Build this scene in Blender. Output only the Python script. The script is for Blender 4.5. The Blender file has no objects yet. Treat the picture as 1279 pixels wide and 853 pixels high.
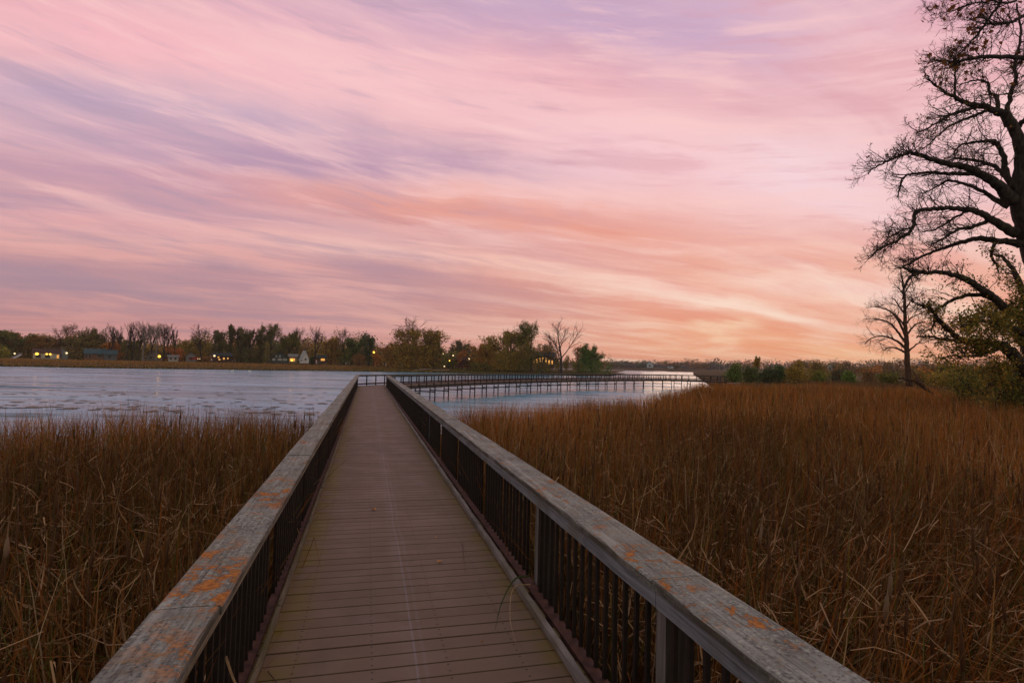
import bpy, math, random
import numpy as np
from mathutils import Matrix, Vector
random.seed(7); RNG = np.random.default_rng(7)
scene = bpy.context.scene
COL = scene.collection
PI = math.pi

# ------------------------------------------------------------------ camera model (solved from the photograph's lines)
FL, CX, CY = 702.9, 639.5, 426.5
CAMZ = 2.6
WZ = -.52                                  # water level; the deck is at .9
KF = 1.2                                  # the far shore lies this much farther off than first paced out
def far_z(z): return CAMZ - (CAMZ - z) * KF
yaw, pitch, roll = .2501, .0417, .0238
F = np.array([math.sin(yaw) * math.cos(pitch), math.cos(yaw) * math.cos(pitch), math.sin(pitch)])
_r = np.array([math.cos(yaw), -math.sin(yaw), 0.]); _u = np.cross(_r, F)
R_ = math.cos(roll) * _r + math.sin(roll) * _u
U_ = -math.sin(roll) * _r + math.cos(roll) * _u
CAM = np.array([0, 0, CAMZ])

def at(px, py, depth):
    return CAM + depth * (F + (px - CX) / FL * R_ + (CY - py) / FL * U_)

def on(px, depth, z):
    a = (px - CX) / FL
    b = ((z - CAMZ) / depth - F[2] - a * R_[2]) / U_[2]
    return CAM + depth * (F + a * R_ + b * U_)

def px_depth(P):
    d = np.asarray(P) - CAM
    z = d @ F
    return CX + FL * (d @ R_) / z, CY - FL * (d @ U_) / z, z

cam = bpy.data.cameras.new('camera'); co = bpy.data.objects.new('camera', cam); COL.objects.link(co)
cam.sensor_width = 36; cam.lens = FL / 1279 * 36; cam.clip_start = .05; cam.clip_end = 9000
co.matrix_world = Matrix(((R_[0], U_[0], -F[0], 0), (R_[1], U_[1], -F[1], 0), (R_[2], U_[2], -F[2], CAMZ), (0, 0, 0, 1)))
scene.camera = co

# ------------------------------------------------------------------ object helpers
def tag(o, label=None, cat=None, group=None, kind=None):
    if label: o['label'] = label
    if cat: o['category'] = cat
    if group: o['group'] = group
    if kind: o['kind'] = kind
    return o

def thing(name, label, cat, loc=(0, 0, 0), group=None):
    o = bpy.data.objects.new(name, None); COL.objects.link(o)
    o.location = tuple(float(v) for v in loc); o.empty_display_size = .1
    return tag(o, label, cat, group)

def link(name, me, mat, parent=None, smooth=False):
    if mat: me.materials.append(mat)
    o = bpy.data.objects.new(name, me); COL.objects.link(o)
    if parent is not None:
        o.parent = parent
        if parent.type == 'EMPTY' and parent.parent is None:
            o.matrix_parent_inverse = Matrix.Translation(parent.location).inverted()
        else:
            o.matrix_parent_inverse = parent_world(parent).inverted()
    if smooth:
        me.polygons.foreach_set('use_smooth', np.ones(len(me.polygons), bool))
    return o

def parent_world(p):
    if p.type == 'EMPTY': return Matrix.Translation(p.location)
    return Matrix.Identity(4)        # mesh parts keep their vertices in world coordinates

def quads_mesh(name, V, Q, C=None):
    """V (n,3), Q (m,4) vertex indices, C (n,3) colours"""
    me = bpy.data.meshes.new(name)
    V = np.ascontiguousarray(V, np.float32); Q = np.ascontiguousarray(Q, np.int32)
    me.vertices.add(len(V)); me.vertices.foreach_set('co', V.ravel())
    me.loops.add(Q.size); me.loops.foreach_set('vertex_index', Q.ravel())
    me.polygons.add(len(Q)); me.polygons.foreach_set('loop_start', np.arange(0, Q.size, Q.shape[1], dtype=np.int32))
    if C is not None:
        a = me.attributes.new('col', 'FLOAT_COLOR', 'POINT')
        a.data.foreach_set('color', np.concatenate([C, np.ones((len(C), 1))], 1).astype(np.float32).ravel())
    me.update(calc_edges=True); me.validate()
    return me

class MB:
    """collects boxes, tubes, rings and polygons and links them as one mesh object"""
    def __init__(s): s.v = []; s.f = []; s.c = []
    def poly(s, pts, faces):
        k = len(s.v); s.v += [tuple(float(x) for x in p) for p in pts]; s.f += [tuple(k + i for i in f) for f in faces]; return s
    def box(s, x0, x1, y0, y1, z0, z1):
        return s.poly([(x0, y0, z0), (x1, y0, z0), (x1, y1, z0), (x0, y1, z0), (x0, y0, z1), (x1, y0, z1), (x1, y1, z1), (x0, y1, z1)],
                      [(3, 2, 1, 0), (4, 5, 6, 7), (0, 1, 5, 4), (1, 2, 6, 5), (2, 3, 7, 6), (3, 0, 4, 7)])
    def obox(s, c, ax, ay, az, hx, hy, hz):
        c = np.asarray(c); P = []
        for k in (-1, 1):
            for (i, j) in ((-1, -1), (1, -1), (1, 1), (-1, 1)): P.append(c + i * hx * ax + j * hy * ay + k * hz * az)
        return s.poly(P, [(3, 2, 1, 0), (4, 5, 6, 7), (0, 1, 5, 4), (1, 2, 6, 5), (2, 3, 7, 6), (3, 0, 4, 7)])
    def bar(s, a, b, w, h, top=True):
        """a bar from a to b, w wide and h high; the points run along its top (top=True) or its axis"""
        a = np.asarray(a, float); b = np.asarray(b, float); ax = (b - a); L = np.linalg.norm(ax); ax = ax / L
        up = np.array([0, 0, 1.]) if abs(ax[2]) < .95 else np.array([0, 1., 0])
        ay = np.cross(up, ax); ay /= np.linalg.norm(ay); az = np.cross(ax, ay)
        c = (a + b) / 2 - (az * h / 2 if top else 0)
        return s.obox(c, ax, ay, az, L / 2, w / 2, h / 2)
    def tube(s, pts, rad, sides=5, cap=True):
        pts = np.asarray(pts, float); n = len(pts); k = len(s.v)
        t = np.gradient(pts, axis=0); t /= (np.linalg.norm(t, axis=1)[:, None] + 1e-9)
        ref = np.array([.31, .87, .38]) if abs(t[0] @ np.array([.31, .87, .38])) < .9 else np.array([1., 0, 0])
        a = np.cross(t, ref); a /= (np.linalg.norm(a, axis=1)[:, None] + 1e-9); b = np.cross(t, a)
        th = np.arange(sides) * 2 * PI / sides
        ring = pts[:, None, :] + np.asarray(rad, float)[:, None, None] * (np.cos(th)[None, :, None] * a[:, None, :] + np.sin(th)[None, :, None] * b[:, None, :])
        s.v += [tuple(p) for p in ring.reshape(-1, 3).tolist()]
        for i in range(n - 1):
            for j in range(sides):
                j2 = (j + 1) % sides
                s.f.append((k + i * sides + j, k + i * sides + j2, k + (i + 1) * sides + j2, k + (i + 1) * sides + j))
        if cap:
            s.f.append(tuple(k + j for j in range(sides))[::-1]); s.f.append(tuple(k + (n - 1) * sides + j for j in range(sides)))
        return s
    def loft(s, rings):
        """closed rings of equal length joined end to end, capped"""
        k = len(s.v); m = len(rings[0]); n = len(rings)
        for r in rings: s.v += [tuple(float(x) for x in p) for p in r]
        for i in range(n - 1):
            for j in range(m):
                j2 = (j + 1) % m
                s.f.append((k + i * m + j, k + (i + 1) * m + j, k + (i + 1) * m + j2, k + i * m + j2))
        s.f.append(tuple(k + j for j in range(m))); s.f.append(tuple(k + (n - 1) * m + j for j in range(m))[::-1])
        return s
    def build(s, name, mat, parent=None, smooth=False):
        me = bpy.data.meshes.new(name); me.from_pydata(s.v, [], s.f)
        me.update()
        return link(name, me, mat, parent, smooth)

# ------------------------------------------------------------------ node helpers
def lin(c):
    return tuple(((v / 255) / 12.92 if v / 255 <= .04045 else ((v / 255 + .055) / 1.055) ** 2.4) for v in c)

class NT:
    def __init__(s, nt): s.nt = nt; s.n = nt.nodes; s.l = nt.links
    def node(s, t, **kw):
        n = s.n.new(t)
        for k, v in kw.items(): setattr(n, k, v)
        return n
    def put(s, inp, v):
        if isinstance(v, bpy.types.NodeSocket): s.l.new(v, inp)
        elif v is not None:
            if inp.type == 'RGBA' and len(v) == 3: v = (*v, 1)
            inp.default_value = v
    def m(s, op, a, b=None, c=None, clamp=False):
        n = s.node('ShaderNodeMath', operation=op, use_clamp=clamp)
        for i, v in enumerate((a, b, c)):
            if v is not None: s.put(n.inputs[i], v)
        return n.outputs[0]
    def vm(s, op, a, b=None):
        n = s.node('ShaderNodeVectorMath', operation=op); s.put(n.inputs[0], a)
        if b is not None: s.put(n.inputs[1], b)
        return n.outputs['Value'] if op in ('DOT_PRODUCT', 'LENGTH') else n.outputs[0]
    def mix(s, f, a, b, blend='MIX'):
        n = s.node('ShaderNodeMix', data_type='RGBA', blend_type=blend); s.put(n.inputs[0], f); s.put(n.inputs[6], a); s.put(n.inputs[7], b); return n.outputs[2]
    def ss(s, x, lo, hi, a=0., b=1.):
        n = s.node('ShaderNodeMapRange', interpolation_type='SMOOTHSTEP'); s.put(n.inputs[0], x)
        for i, v in enumerate((lo, hi, a, b)): n.inputs[i + 1].default_value = v
        return n.outputs[0]
    def noise(s, vec, scale, detail=4, rough=.55, dist=0.):
        n = s.node('ShaderNodeTexNoise'); s.put(n.inputs['Vector'], vec); n.inputs['Scale'].default_value = scale
        n.inputs['Detail'].default_value = detail; n.inputs['Roughness'].default_value = rough; n.inputs['Distortion'].default_value = dist
        return n.outputs['Fac']
    def ramp(s, x, stops, interp='LINEAR'):
        n = s.node('ShaderNodeValToRGB'); s.put(n.inputs[0], x); cr = n.color_ramp; cr.interpolation = interp
        while len(cr.elements) < len(stops): cr.elements.new(.5)
        for e, (p, c) in zip(cr.elements, stops): e.position = p; e.color = (*c, 1)
        return n.outputs[0]
    def scale(s, vec, v): return s.vm('MULTIPLY', vec, v)
    def sep(s, vec):
        n = s.node('ShaderNodeSeparateXYZ'); s.put(n.inputs[0], vec); return n.outputs
    def comb(s, x, y, z):
        n = s.node('ShaderNodeCombineXYZ')
        for i, v in enumerate((x, y, z)): s.put(n.inputs[i], v)
        return n.outputs[0]

def material(name, fn):
    m = bpy.data.materials.new(name); m.use_nodes = True; m.node_tree.nodes.clear()
    t = NT(m.node_tree); out = t.node('ShaderNodeOutputMaterial')
    fn(t, out); return m

def principled(t, out, color, rough=.8, spec=.3, bump=None, bstr=.3, bdist=.01, **kw):
    p = t.node('ShaderNodeBsdfPrincipled'); t.put(p.inputs['Base Color'], color); t.put(p.inputs['Roughness'], rough)
    p.inputs['Specular IOR Level'].default_value = spec
    for k, v in kw.items(): t.put(p.inputs[k.replace('_', ' ')], v)
    if bump is not None:
        b = t.node('ShaderNodeBump'); b.inputs['Strength'].default_value = bstr; b.inputs['Distance'].default_value = bdist
        t.put(b.inputs['Height'], bump); t.l.new(b.outputs[0], p.inputs['Normal'])
    t.l.new(p.outputs[0], out.inputs[0]); return p

def pos(t): return t.node('ShaderNodeNewGeometry').outputs['Position']

def mat_plain(name, c, rough=.8, var=.25, scale=6.):
    def fn(t, out):
        n = t.noise(pos(t), scale, 5)
        principled(t, out, t.mix(t.ss(n, .3, .7), tuple(v * (1 - var) for v in c), tuple(v * (1 + var) for v in c)), rough)
    return material(name, fn)

def mat_emit(name, c, s):
    def fn(t, out):
        e = t.node('ShaderNodeEmission'); e.inputs[0].default_value = (*c, 1); e.inputs[1].default_value = s; t.l.new(e.outputs[0], out.inputs[0])
    return material(name, fn)

def mat_attr(name, transl=.25, rough=.75, boost=1.):
    def fn(t, out):
        a = t.node('ShaderNodeAttribute', attribute_name='col')
        c = t.mix(1., a.outputs['Color'], (boost, boost, boost), 'MULTIPLY')
        p = t.node('ShaderNodeBsdfPrincipled'); t.put(p.inputs['Base Color'], c); p.inputs['Roughness'].default_value = rough; p.inputs['Specular IOR Level'].default_value = .15
        tr = t.node('ShaderNodeBsdfTranslucent'); t.put(tr.inputs[0], c)
        mx = t.node('ShaderNodeMixShader'); mx.inputs[0].default_value = transl
        t.l.new(p.outputs[0], mx.inputs[1]); t.l.new(tr.outputs[0], mx.inputs[2]); t.l.new(mx.outputs[0], out.inputs[0])
    return material(name, fn)

# ------------------------------------------------------------------ materials
def _deck(t, out):
    P = pos(t); x, y, z = t.sep(P)
    a = t.node('ShaderNodeAttribute', attribute_name='col').outputs['Fac']
    grain = t.noise(t.scale(P, (3, 60, 1)), 1.5, 4, .6)
    blot = t.noise(P, 2.2, 5, .6)
    base = t.mix(a, (.138, .088, .060), (.168, .110, .077))
    base = t.mix(t.ss(grain, .35, .7, 0, .35), base, (.12, .080, .055))
    base = t.mix(t.ss(blot, .5, .75, 0, .45), base, (.19, .142, .11))
    base = t.mix(t.ss(t.noise(P, 9., 4, .65), .6, .72, 0, .35), base, (.085, .06, .048))
    base = t.mix(t.ss(t.noise(t.scale(P, (1.2, .5, 1)), 1.6, 5, .6), .48, .7, 0, .35), base, (.10, .07, .054))
    # green-brown moss along the two edges
    edge = t.m('MAXIMUM', t.ss(x, -.20, -.5), t.ss(x, .93, 1.13, 0, .7))
    moss = t.m('MULTIPLY', edge, t.ss(t.noise(P, 3.5, 6, .65), .32, .58))
    base = t.mix(t.m('MULTIPLY', moss, .92), base, (.150, .108, .010))
    # screw heads: two per joist and board
    fy = t.m('FRACT', t.m('DIVIDE', y, .1424)); fx = t.m('ABSOLUTE', t.m('SUBTRACT', t.m('FRACT', t.m('DIVIDE', t.m('ADD', x, .55), .42)), .5))
    dy = t.m('MINIMUM', t.m('ABSOLUTE', t.m('SUBTRACT', fy, .27)), t.m('ABSOLUTE', t.m('SUBTRACT', fy, .75)))
    d = t.m('SQRT', t.m('ADD', t.m('POWER', t.m('MULTIPLY', dy, .1424), 2.), t.m('POWER', t.m('MULTIPLY', fx, .42), 2.)))
    base = t.mix(t.ss(d, .0085, .005), base, (.03, .022, .02))
    # scuffed pale wheel tracks along the middle
    wob = t.m('MULTIPLY', t.m('SUBTRACT', t.noise(t.scale(P, (0, .35, 0)), 1., 2), .5), .10)
    for off, w, k in ((.325, .010, .34), (.375, .016, .17), (.285, .05, .10)):
        dx = t.m('ABSOLUTE', t.m('SUBTRACT', x, t.m('ADD', wob, off)))
        ln = t.m('MULTIPLY', t.ss(dx, w, w * .3), t.ss(t.noise(P, 12., 3), .3, .6, .3, k * 1.0))
        base = t.mix(t.m('MULTIPLY', ln, k * 3), base, (.24, .23, .29))
    principled(t, out, base, t.ss(blot, .3, .7, .55, .75), .35, t.m('ADD', grain, t.m('MULTIPLY', blot, .5)), .25, .004)
M_DECK = material('composite_planks', _deck)

def _cap(lichen, brown=0., spk=1.):
    def fn(t, out):
        P = pos(t); x, y, z = t.sep(P)
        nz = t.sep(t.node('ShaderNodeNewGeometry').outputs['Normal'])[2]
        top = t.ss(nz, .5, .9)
        g = t.noise(t.scale(P, (55, 2.2, 55)), 1., 6, .65, .4)
        g2 = t.noise(t.scale(P, (140, 5, 140)), 1., 4, .7)
        b = t.noise(P, 3.2, 6, .62); sp = t.noise(P, 62., 4, .7)
        c = t.mix(t.ss(g, .3, .72), (.12, .128, .122), (.265, .282, .262))
        c = t.mix(t.ss(g2, .5, .68, 0, .6), c, (.06, .06, .062))
        c = t.mix(t.ss(b, .48, .68, 0, .6), c, (.29, .31, .295))
        c = t.mix(t.ss(b, .46, .30, 0, .75), c, (.075, .07, .066))
        # pale crusty and dark specks
        c = t.mix(t.m('MULTIPLY', t.ss(sp, .53, .62, 0, .8 * spk), t.ss(t.noise(P, 5., 4), .36, .55)), c, (.41, .43, .38))
        c = t.mix(t.ss(sp, .46, .36, 0, .85 * spk), c, (.035, .035, .036))
        c = t.mix(t.ss(t.noise(P, 1.1, 4), .42, .62, 0, .25 + brown), c, (.185, .158, .115))
        ck = t.noise(t.scale(P, (75, .9, 75)), 1., 5, .7, .3)
        c = t.mix(t.ss(ck, .60, .68, 0, .85), c, (.03, .029, .028))
        c = t.mix(t.ss(t.noise(t.scale(P, (22, 1.3, 22)), 1., 4, .6), .52, .66, 0, .5), c, (.40, .41, .39))
        # orange lichen in clustered patches
        cl = t.noise(P, 1.25, 3, .5); pt = t.noise(P, 9.5, 6, .68, .6)
        near = t.ss(y, 2.3, 7.5, lichen, lichen * .42)
        lm = t.m('MULTIPLY', t.m('MULTIPLY', t.ss(cl, .42, .58), t.ss(t.m('ADD', t.m('ADD', pt, t.m('MULTIPLY', t.m('SUBTRACT', sp, .5), .42)), t.m('MULTIPLY', near, .10)), .615, .65)), top)
        lc = t.mix(t.ss(t.noise(P, 60., 3), .3, .7), (.23, .072, .005), (.50, .175, .014))
        c = t.mix(t.m('MULTIPLY', lm, .92), c, lc)
        ld = t.m('MULTIPLY', t.m('MULTIPLY', t.ss(t.noise(P, 14., 5, .7), .56, .66), top), t.m('MULTIPLY', near, .6))
        c = t.mix(ld, c, (.24, .14, .06))
        # damp dark, slightly mossy edges
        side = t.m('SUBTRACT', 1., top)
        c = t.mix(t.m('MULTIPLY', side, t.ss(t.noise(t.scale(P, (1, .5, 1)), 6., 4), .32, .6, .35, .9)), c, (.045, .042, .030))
        principled(t, out, c, .85, .25, t.m('ADD', t.m('MULTIPLY', g, .8), t.m('ADD', t.m('MULTIPLY', sp, .5), t.m('MULTIPLY', lm, .5))), .8, .008)
    return fn
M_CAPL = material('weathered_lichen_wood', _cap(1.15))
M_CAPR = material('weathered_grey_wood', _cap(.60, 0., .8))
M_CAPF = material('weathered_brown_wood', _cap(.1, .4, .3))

def _fascia(c0, c1, mossc):
    def fn(t, out):
        P = pos(t); x, y, z = t.sep(P)
        g = t.noise(t.scale(P, (40, 2.0, 60)), 1., 6, .65, .5); b = t.noise(t.scale(P, (1, .6, 1)), 4., 5, .6)
        c = t.mix(t.ss(g, .3, .7), c0, c1)
        c = t.mix(t.ss(b, .52, .7, 0, .6), c, (.04, .04, .036))
        c = t.mix(t.ss(t.noise(P, 2.3, 4), .48, .66, 0, .7), c, mossc)
        kn = t.node('ShaderNodeTexVoronoi'); t.put(kn.inputs['Vector'], t.scale(P, (0, 2.1, 5.))); kn.inputs['Scale'].default_value = 1.
        t.put(kn.inputs['Vector'], t.comb(0., t.m('MULTIPLY', y, 2.3), t.m('MULTIPLY', z, 9.)))
        kd = t.m('ADD', kn.outputs['Distance'], t.m('MULTIPLY', t.m('SUBTRACT', t.noise(P, 40., 3), .5), .12))
        c = t.mix(t.ss(kd, .10, .05), c, (.025, .022, .022))
        principled(t, out, c, .8, .3, g, .5, .004)
    return fn
M_FASR = material('blue_grey_board', _fascia((.085, .10, .12), (.23, .255, .29), (.11, .115, .09)))
M_FASL = material('olive_grey_board', _fascia((.10, .09, .06), (.27, .25, .18), (.08, .075, .035)))
M_KERB = material('grey_kerb_board', _fascia((.11, .10, .096), (.24, .22, .21), (.12, .10, .065)))
M_KERBL = material('mossy_kerb_board', _fascia((.07, .06, .035), (.17, .135, .085), (.08, .07, .02)))
M_RED = mat_plain('red_brown_stained_wood', (.060, .024, .017), .75, .45, 14)
M_BAL = mat_plain('dark_brown_stained_wood', (.013, .008, .006), .7, .4, 20)
M_POST = material('post_wood_lit_side', lambda t, out: principled(t, out, t.mix(t.ss(t.sep(t.node('ShaderNodeNewGeometry').outputs['Normal'])[0], -.4, -.8), t.mix(t.ss(t.noise(t.scale(pos(t), (30, 30, 2)), 1., 4), .3, .7), (.02, .016, .014), (.055, .045, .04)), t.mix(t.ss(t.noise(t.scale(pos(t), (30, 30, 2)), 1., 4), .3, .7), (.09, .088, .082), (.185, .18, .17))), .8, .25))  # sky light painted in: faces turned left get a paler wood colour
M_PILE = mat_plain('dark_wet_timber', (.035, .028, .024), .7, .4, 4)
M_FRAIL = mat_plain('brown_weathered_rail', (.15, .11, .085), .8, .35, 3)
M_LEAF = mat_attr('leaf_blades', .3)
M_REED = mat_attr('dry_reed_blades', .12, .7)
def _bark(c0, c1):
    def fn(t, out):
        P = pos(t); n = t.noise(t.scale(P, (1, 1, .35)), 7., 6, .65)
        c = t.mix(t.ss(n, .35, .65), c0, c1)
        c = t.mix(t.ss(t.noise(P, 1.3, 4), .6, .75, 0, .35), c, (.10, .085, .03))
        principled(t, out, c, .9, .15, n, .6, .03)
    return material('tree_bark', fn)
M_BARK = _bark((.016, .012, .010), (.06, .045, .036))
M_BARKF = _bark((.028, .022, .019), (.075, .06, .05))
M_BARKP = _bark((.12, .105, .095), (.24, .22, .20))
M_BARKB = _bark((.035, .020, .012), (.10, .058, .034))

# ------------------------------------------------------------------ sky: a dusk sky with wind-drawn cloud streaks, all in world directions
SUN_AZ, SUN_EL = yaw + math.radians(25), math.radians(4.5)
SUN = np.array([math.sin(SUN_AZ) * math.cos(SUN_EL), math.cos(SUN_AZ) * math.cos(SUN_EL), math.sin(SUN_EL)])
def dirpx(px, py):
    d = F + (px - CX) / FL * R_ + (CY - py) / FL * U_; return d / np.linalg.norm(d)
w = bpy.data.worlds.new('World'); scene.world = w; w.use_nodes = True; w.node_tree.nodes.clear()
t = NT(w.node_tree)
D = t.vm('NORMALIZE', t.node('ShaderNodeTexCoord').outputs['Generated'])
dx, dy, dz = t.sep(D)
el = t.m('MULTIPLY', t.m('ARCSINE', dz), 180 / PI); az = t.m('MULTIPLY', t.m('ARCTAN2', dx, dy), 180 / PI)
e01 = t.m('DIVIDE', el, 90., clamp=True)
def stops(L): return [(e / 90, lin(c)) for e, c in L]
left = t.ramp(e01, stops([(0, (212, 152, 142)), (3, (206, 150, 148)), (8, (206, 157, 162)), (14, (218, 165, 172)), (20, (230, 170, 178)), (26, (236, 178, 188)), (32, (224, 178, 196)), (38, (190, 174, 196)), (50, (162, 172, 190)), (68, (160, 168, 160)), (90, (158, 166, 154))]))
right = t.ramp(e01, stops([(0, (242, 168, 132)), (4, (241, 172, 144)), (9, (244, 178, 154)), (14, (245, 186, 176)), (20, (245, 193, 194)), (26, (238, 188, 198)), (32, (214, 176, 200)), (38, (190, 174, 196)), (50, (162, 172, 190)), (68, (160, 168, 160)), (90, (158, 166, 154))]))
azr = t.m('SUBTRACT', az, 14.3)
azw = t.m('ABSOLUTE', azr)
sky = t.mix(t.ss(azr, -34., 26.), left, right)
# cloud deck seen in perspective
h = t.m('ADD', dz, .085)
cp = t.comb(t.m('DIVIDE', dx, h), t.m('DIVIDE', dy, h), 0.)
A = math.radians(79)                         # the streaks run towards this bearing
ux, uy = math.sin(A), math.cos(A)
su = t.vm('DOT_PRODUCT', cp, (ux, uy, 0)); sv = t.vm('DOT_PRODUCT', cp, (uy, -ux, 0))
sv = t.m('ADD', sv, t.m('MULTIPLY', t.m('SUBTRACT', t.noise(cp, .45, 2, .5), .5), .8))
def streak(lu, lv, sc, det, rough, dist, off):
    return t.noise(t.comb(t.m('ADD', t.m('MULTIPLY', su, lu), off), t.m('MULTIPLY', sv, lv), off * .7), sc, det, rough, dist)
n1 = streak(.16, .62, 1.0, 6, .55, .3, 3.1)
n2 = streak(.22, 1.35, 1.0, 7, .58, .2, 11.7)
n3 = streak(.45, 3.0, 1.0, 6, .6, .2, 23.0)
n5 = streak(.75, 5.5, 1.0, 5, .6, .15, 57.0)
n4 = streak(.12, .40, 1.0, 4, .5, .7, 41.0)
dk_l = t.mix(t.ss(el, 0., 22.), lin((166, 138, 150)), lin((178, 156, 182)))
dk_r = t.mix(t.ss(el, 0., 18.), lin((236, 148, 112)), lin((224, 162, 172)))
dk = t.mix(t.ss(azr, -25., 22.), dk_l, dk_r)
lt = t.mix(t.ss(el, 0., 20.), t.mix(t.ss(azr, -25., 25.), lin((226, 160, 150)), lin((254, 220, 192))), lin((255, 208, 206)))
sky = t.mix(t.ss(n4, .42, .66, 0, .55), sky, dk)
sky = t.mix(t.ss(n1, .50, .68, 0, .70), sky, lt)
sky = t.mix(t.ss(n2, .50, .34, 0, .50), sky, dk)
sky = t.mix(t.ss(n3, .52, .72, 0, .5), sky, lt)
sky = t.mix(t.m('MULTIPLY', t.ss(n3, .48, .30), t.ss(n1, .6, .4, 0, .4)), sky, dk)
cr = t.m('MULTIPLY', t.ss(n2, .515, .60), t.ss(n1, .40, .58, .15, 1.))
sky = t.mix(t.m('MULTIPLY', cr, .7), sky, lt)
cr2 = t.m('MULTIPLY', t.ss(n3, .47, .38), t.ss(n4, .40, .56, .1, 1.))
sky = t.mix(t.m('MULTIPLY', cr2, .6), sky, dk)
# the broad bands and streaks one can point at, each a soft band between two bearings in the sky
warp = t.m('MULTIPLY', t.m('SUBTRACT', t.noise(D, 7., 4, .6), .5), .055)
fine = t.m('MULTIPLY', t.m('SUBTRACT', n3, .5), .05)
def band(a, b, wid, col, k, soft=.35, wobble=1., tex=.6):
    """soft cloud band from pixel-free directions a to b (unit vectors)"""
    global sky
    a = np.asarray(a); b = np.asarray(b); n = np.cross(a, b); L = math.acos(float(np.clip(a @ b, -1, 1))); n /= np.linalg.norm(n)
    m = (a + b); m /= np.linalg.norm(m); tt = np.cross(n, m)
    d = t.m('ADD', t.vm('DOT_PRODUCT', D, tuple(n)), t.m('MULTIPLY', t.m('ADD', warp, fine), wobble))
    q = t.m('DIVIDE', d, math.radians(wid)); g = t.m('EXPONENT', t.m('MULTIPLY', t.m('MULTIPLY', q, q), -1.))
    al = t.m('ABSOLUTE', t.vm('DOT_PRODUCT', D, tuple(tt)))
    e = t.ss(al, math.sin(L / 2) * (1 + soft), math.sin(L / 2) * (1 - soft * 1.6))
    front = t.ss(t.vm('DOT_PRODUCT', D, tuple(m)), 0., .2)
    tx = t.ss(n2, .3, .66, 1 - tex, 1.)
    sky = t.mix(t.m('MULTIPLY', t.m('MULTIPLY', t.m('MULTIPLY', g, e), t.m('MULTIPLY', front, tx)), k), sky, lin(col))
B = lambda x0, y0, x1, y1, *r, **k: band(dirpx(x0, y0), dirpx(x1, y1), *r, **k)
B(-60, 20, 620, 120, 2.6, (250, 184, 194), .75)
B(250, 60, 980, 175, 3.4, (252, 204, 206), .8)
B(480, -20, 1000, 60, 3.0, (196, 168, 202), .7)
B(560, 60, 800, 110, 2.4, (246, 180, 186), .6)
B(-160, 95, 440, 160, 2.0, (188, 166, 194), .7)
B(-60, 165, 620, 205, 2.4, (196, 160, 184), .75)
B(300, 185, 760, 220, 1.6, (196, 160, 184), .7)
B(-80, 240, 420, 265, 2.0, (226, 170, 180), .55)
B(300, 235, 920, 305, 2.2, (236, 156, 134), .85)
B(560, 330, 900, 410, 1.6, (238, 158, 132), .7)
B(640, 180, 1150, 250, 3.2, (250, 208, 216), .75)
B(900, 190, 1330, 240, 4.5, (250, 222, 228), .7)
B(-80, 318, 420, 362, 1.6, (178, 138, 150), .85)
B(200, 190, 600, 215, 1.1, (184, 150, 178), .7)
B(-60, 205, 330, 235, .9, (190, 154, 178), .6)
B(-60, 268, 460, 300, .8, (232, 172, 172), .6)
B(-60, 300, 420, 330, .6, (236, 172, 164), .6)
B(380, 330, 760, 380, 1.6, (194, 144, 148), .75)
B(300, 290, 1010, 385, 1.15, (254, 204, 190), .72, wobble=.8, tex=.9)
B(660, 338, 1180, 428, .75, (255, 224, 208), .8, wobble=.8, tex=.9)
B(900, 345, 1180, 375, 1.2, (254, 222, 212), .7)
B(860, 370, 1120, 420, .7, (255, 228, 208), .7)
B(150, 350, 520, 412, .55, (226, 166, 158), .8, wobble=.6)
B(-80, 372, 520, 392, .9, (176, 142, 152), .7)
B(-80, 395, 330, 408, 1.5, (182, 134, 140), .7)
B(800, 425, 1140, 446, 1.9, (240, 164, 122), .9)
B(860, 408, 950, 414, .55, (253, 218, 186), .9, tex=.2)
B(885, 424, 925, 430, .5, (252, 208, 172), .7, tex=.2)
B(1000, 440, 1200, 452, .8, (252, 196, 150), .6, tex=.2)
B(-90, 88, 330, 158, .07, (226, 186, 204), .38, wobble=.10, tex=.8)
B(560, 140, 780, 212, .13, (252, 204, 208), .4, wobble=.10, tex=.6)
# fine wind-combed fibres over everything
fib = t.m('MULTIPLY', t.ss(n5, .50, .74), t.ss(n2, .34, .60))
sky = t.mix(t.m('MULTIPLY', fib, .30), sky, lt)
sky = t.mix(t.m('MULTIPLY', t.ss(n5, .48, .28), t.ss(n4, .38, .58, 0, .30)), sky, dk)
# small overlapping shreds of cloud, lying a little aslant across the sky
vv = t.m('ADD', el, t.m('MULTIPLY', azr, .10))
vw = t.m('ADD', vv, t.m('MULTIPLY', t.m('SUBTRACT', t.noise(t.comb(t.m('MULTIPLY', azr, .05), t.m('MULTIPLY', vv, .12), 1.), 1., 3, .5),   .5), 2.8))
s1 = t.noise(t.comb(t.m('MULTIPLY', azr, .042), t.m('MULTIPLY', vw, .36), 4.), 1., 8, .62, .25)
s2 = t.noise(t.comb(t.m('MULTIPLY', azr, .075), t.m('MULTIPLY', vw, .85), 8.), 1., 7, .62, .2)
s0 = t.noise(t.comb(t.m('MULTIPLY', azr, .03), t.m('MULTIPLY', vw, .12), 14.), 1., 3, .5)
fr = t.ss(azw, 130., 95.)
sky = t.mix(t.m('MULTIPLY', fr, t.m('MULTIPLY', t.ss(s1, .50, .34, 0, .55), t.ss(s0, .62, .42, .25, 1.))), sky, dk)
sky = t.mix(t.m('MULTIPLY', fr, t.m('MULTIPLY', t.ss(s1, .50, .66, 0, .60), t.ss(s0, .36, .58, .3, 1.))), sky, lt)
sky = t.mix(t.m('MULTIPLY', fr, t.m('MULTIPLY', t.ss(s2, .50, .68, 0, .45), t.ss(s1, .38, .6))), sky, lt)
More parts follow.
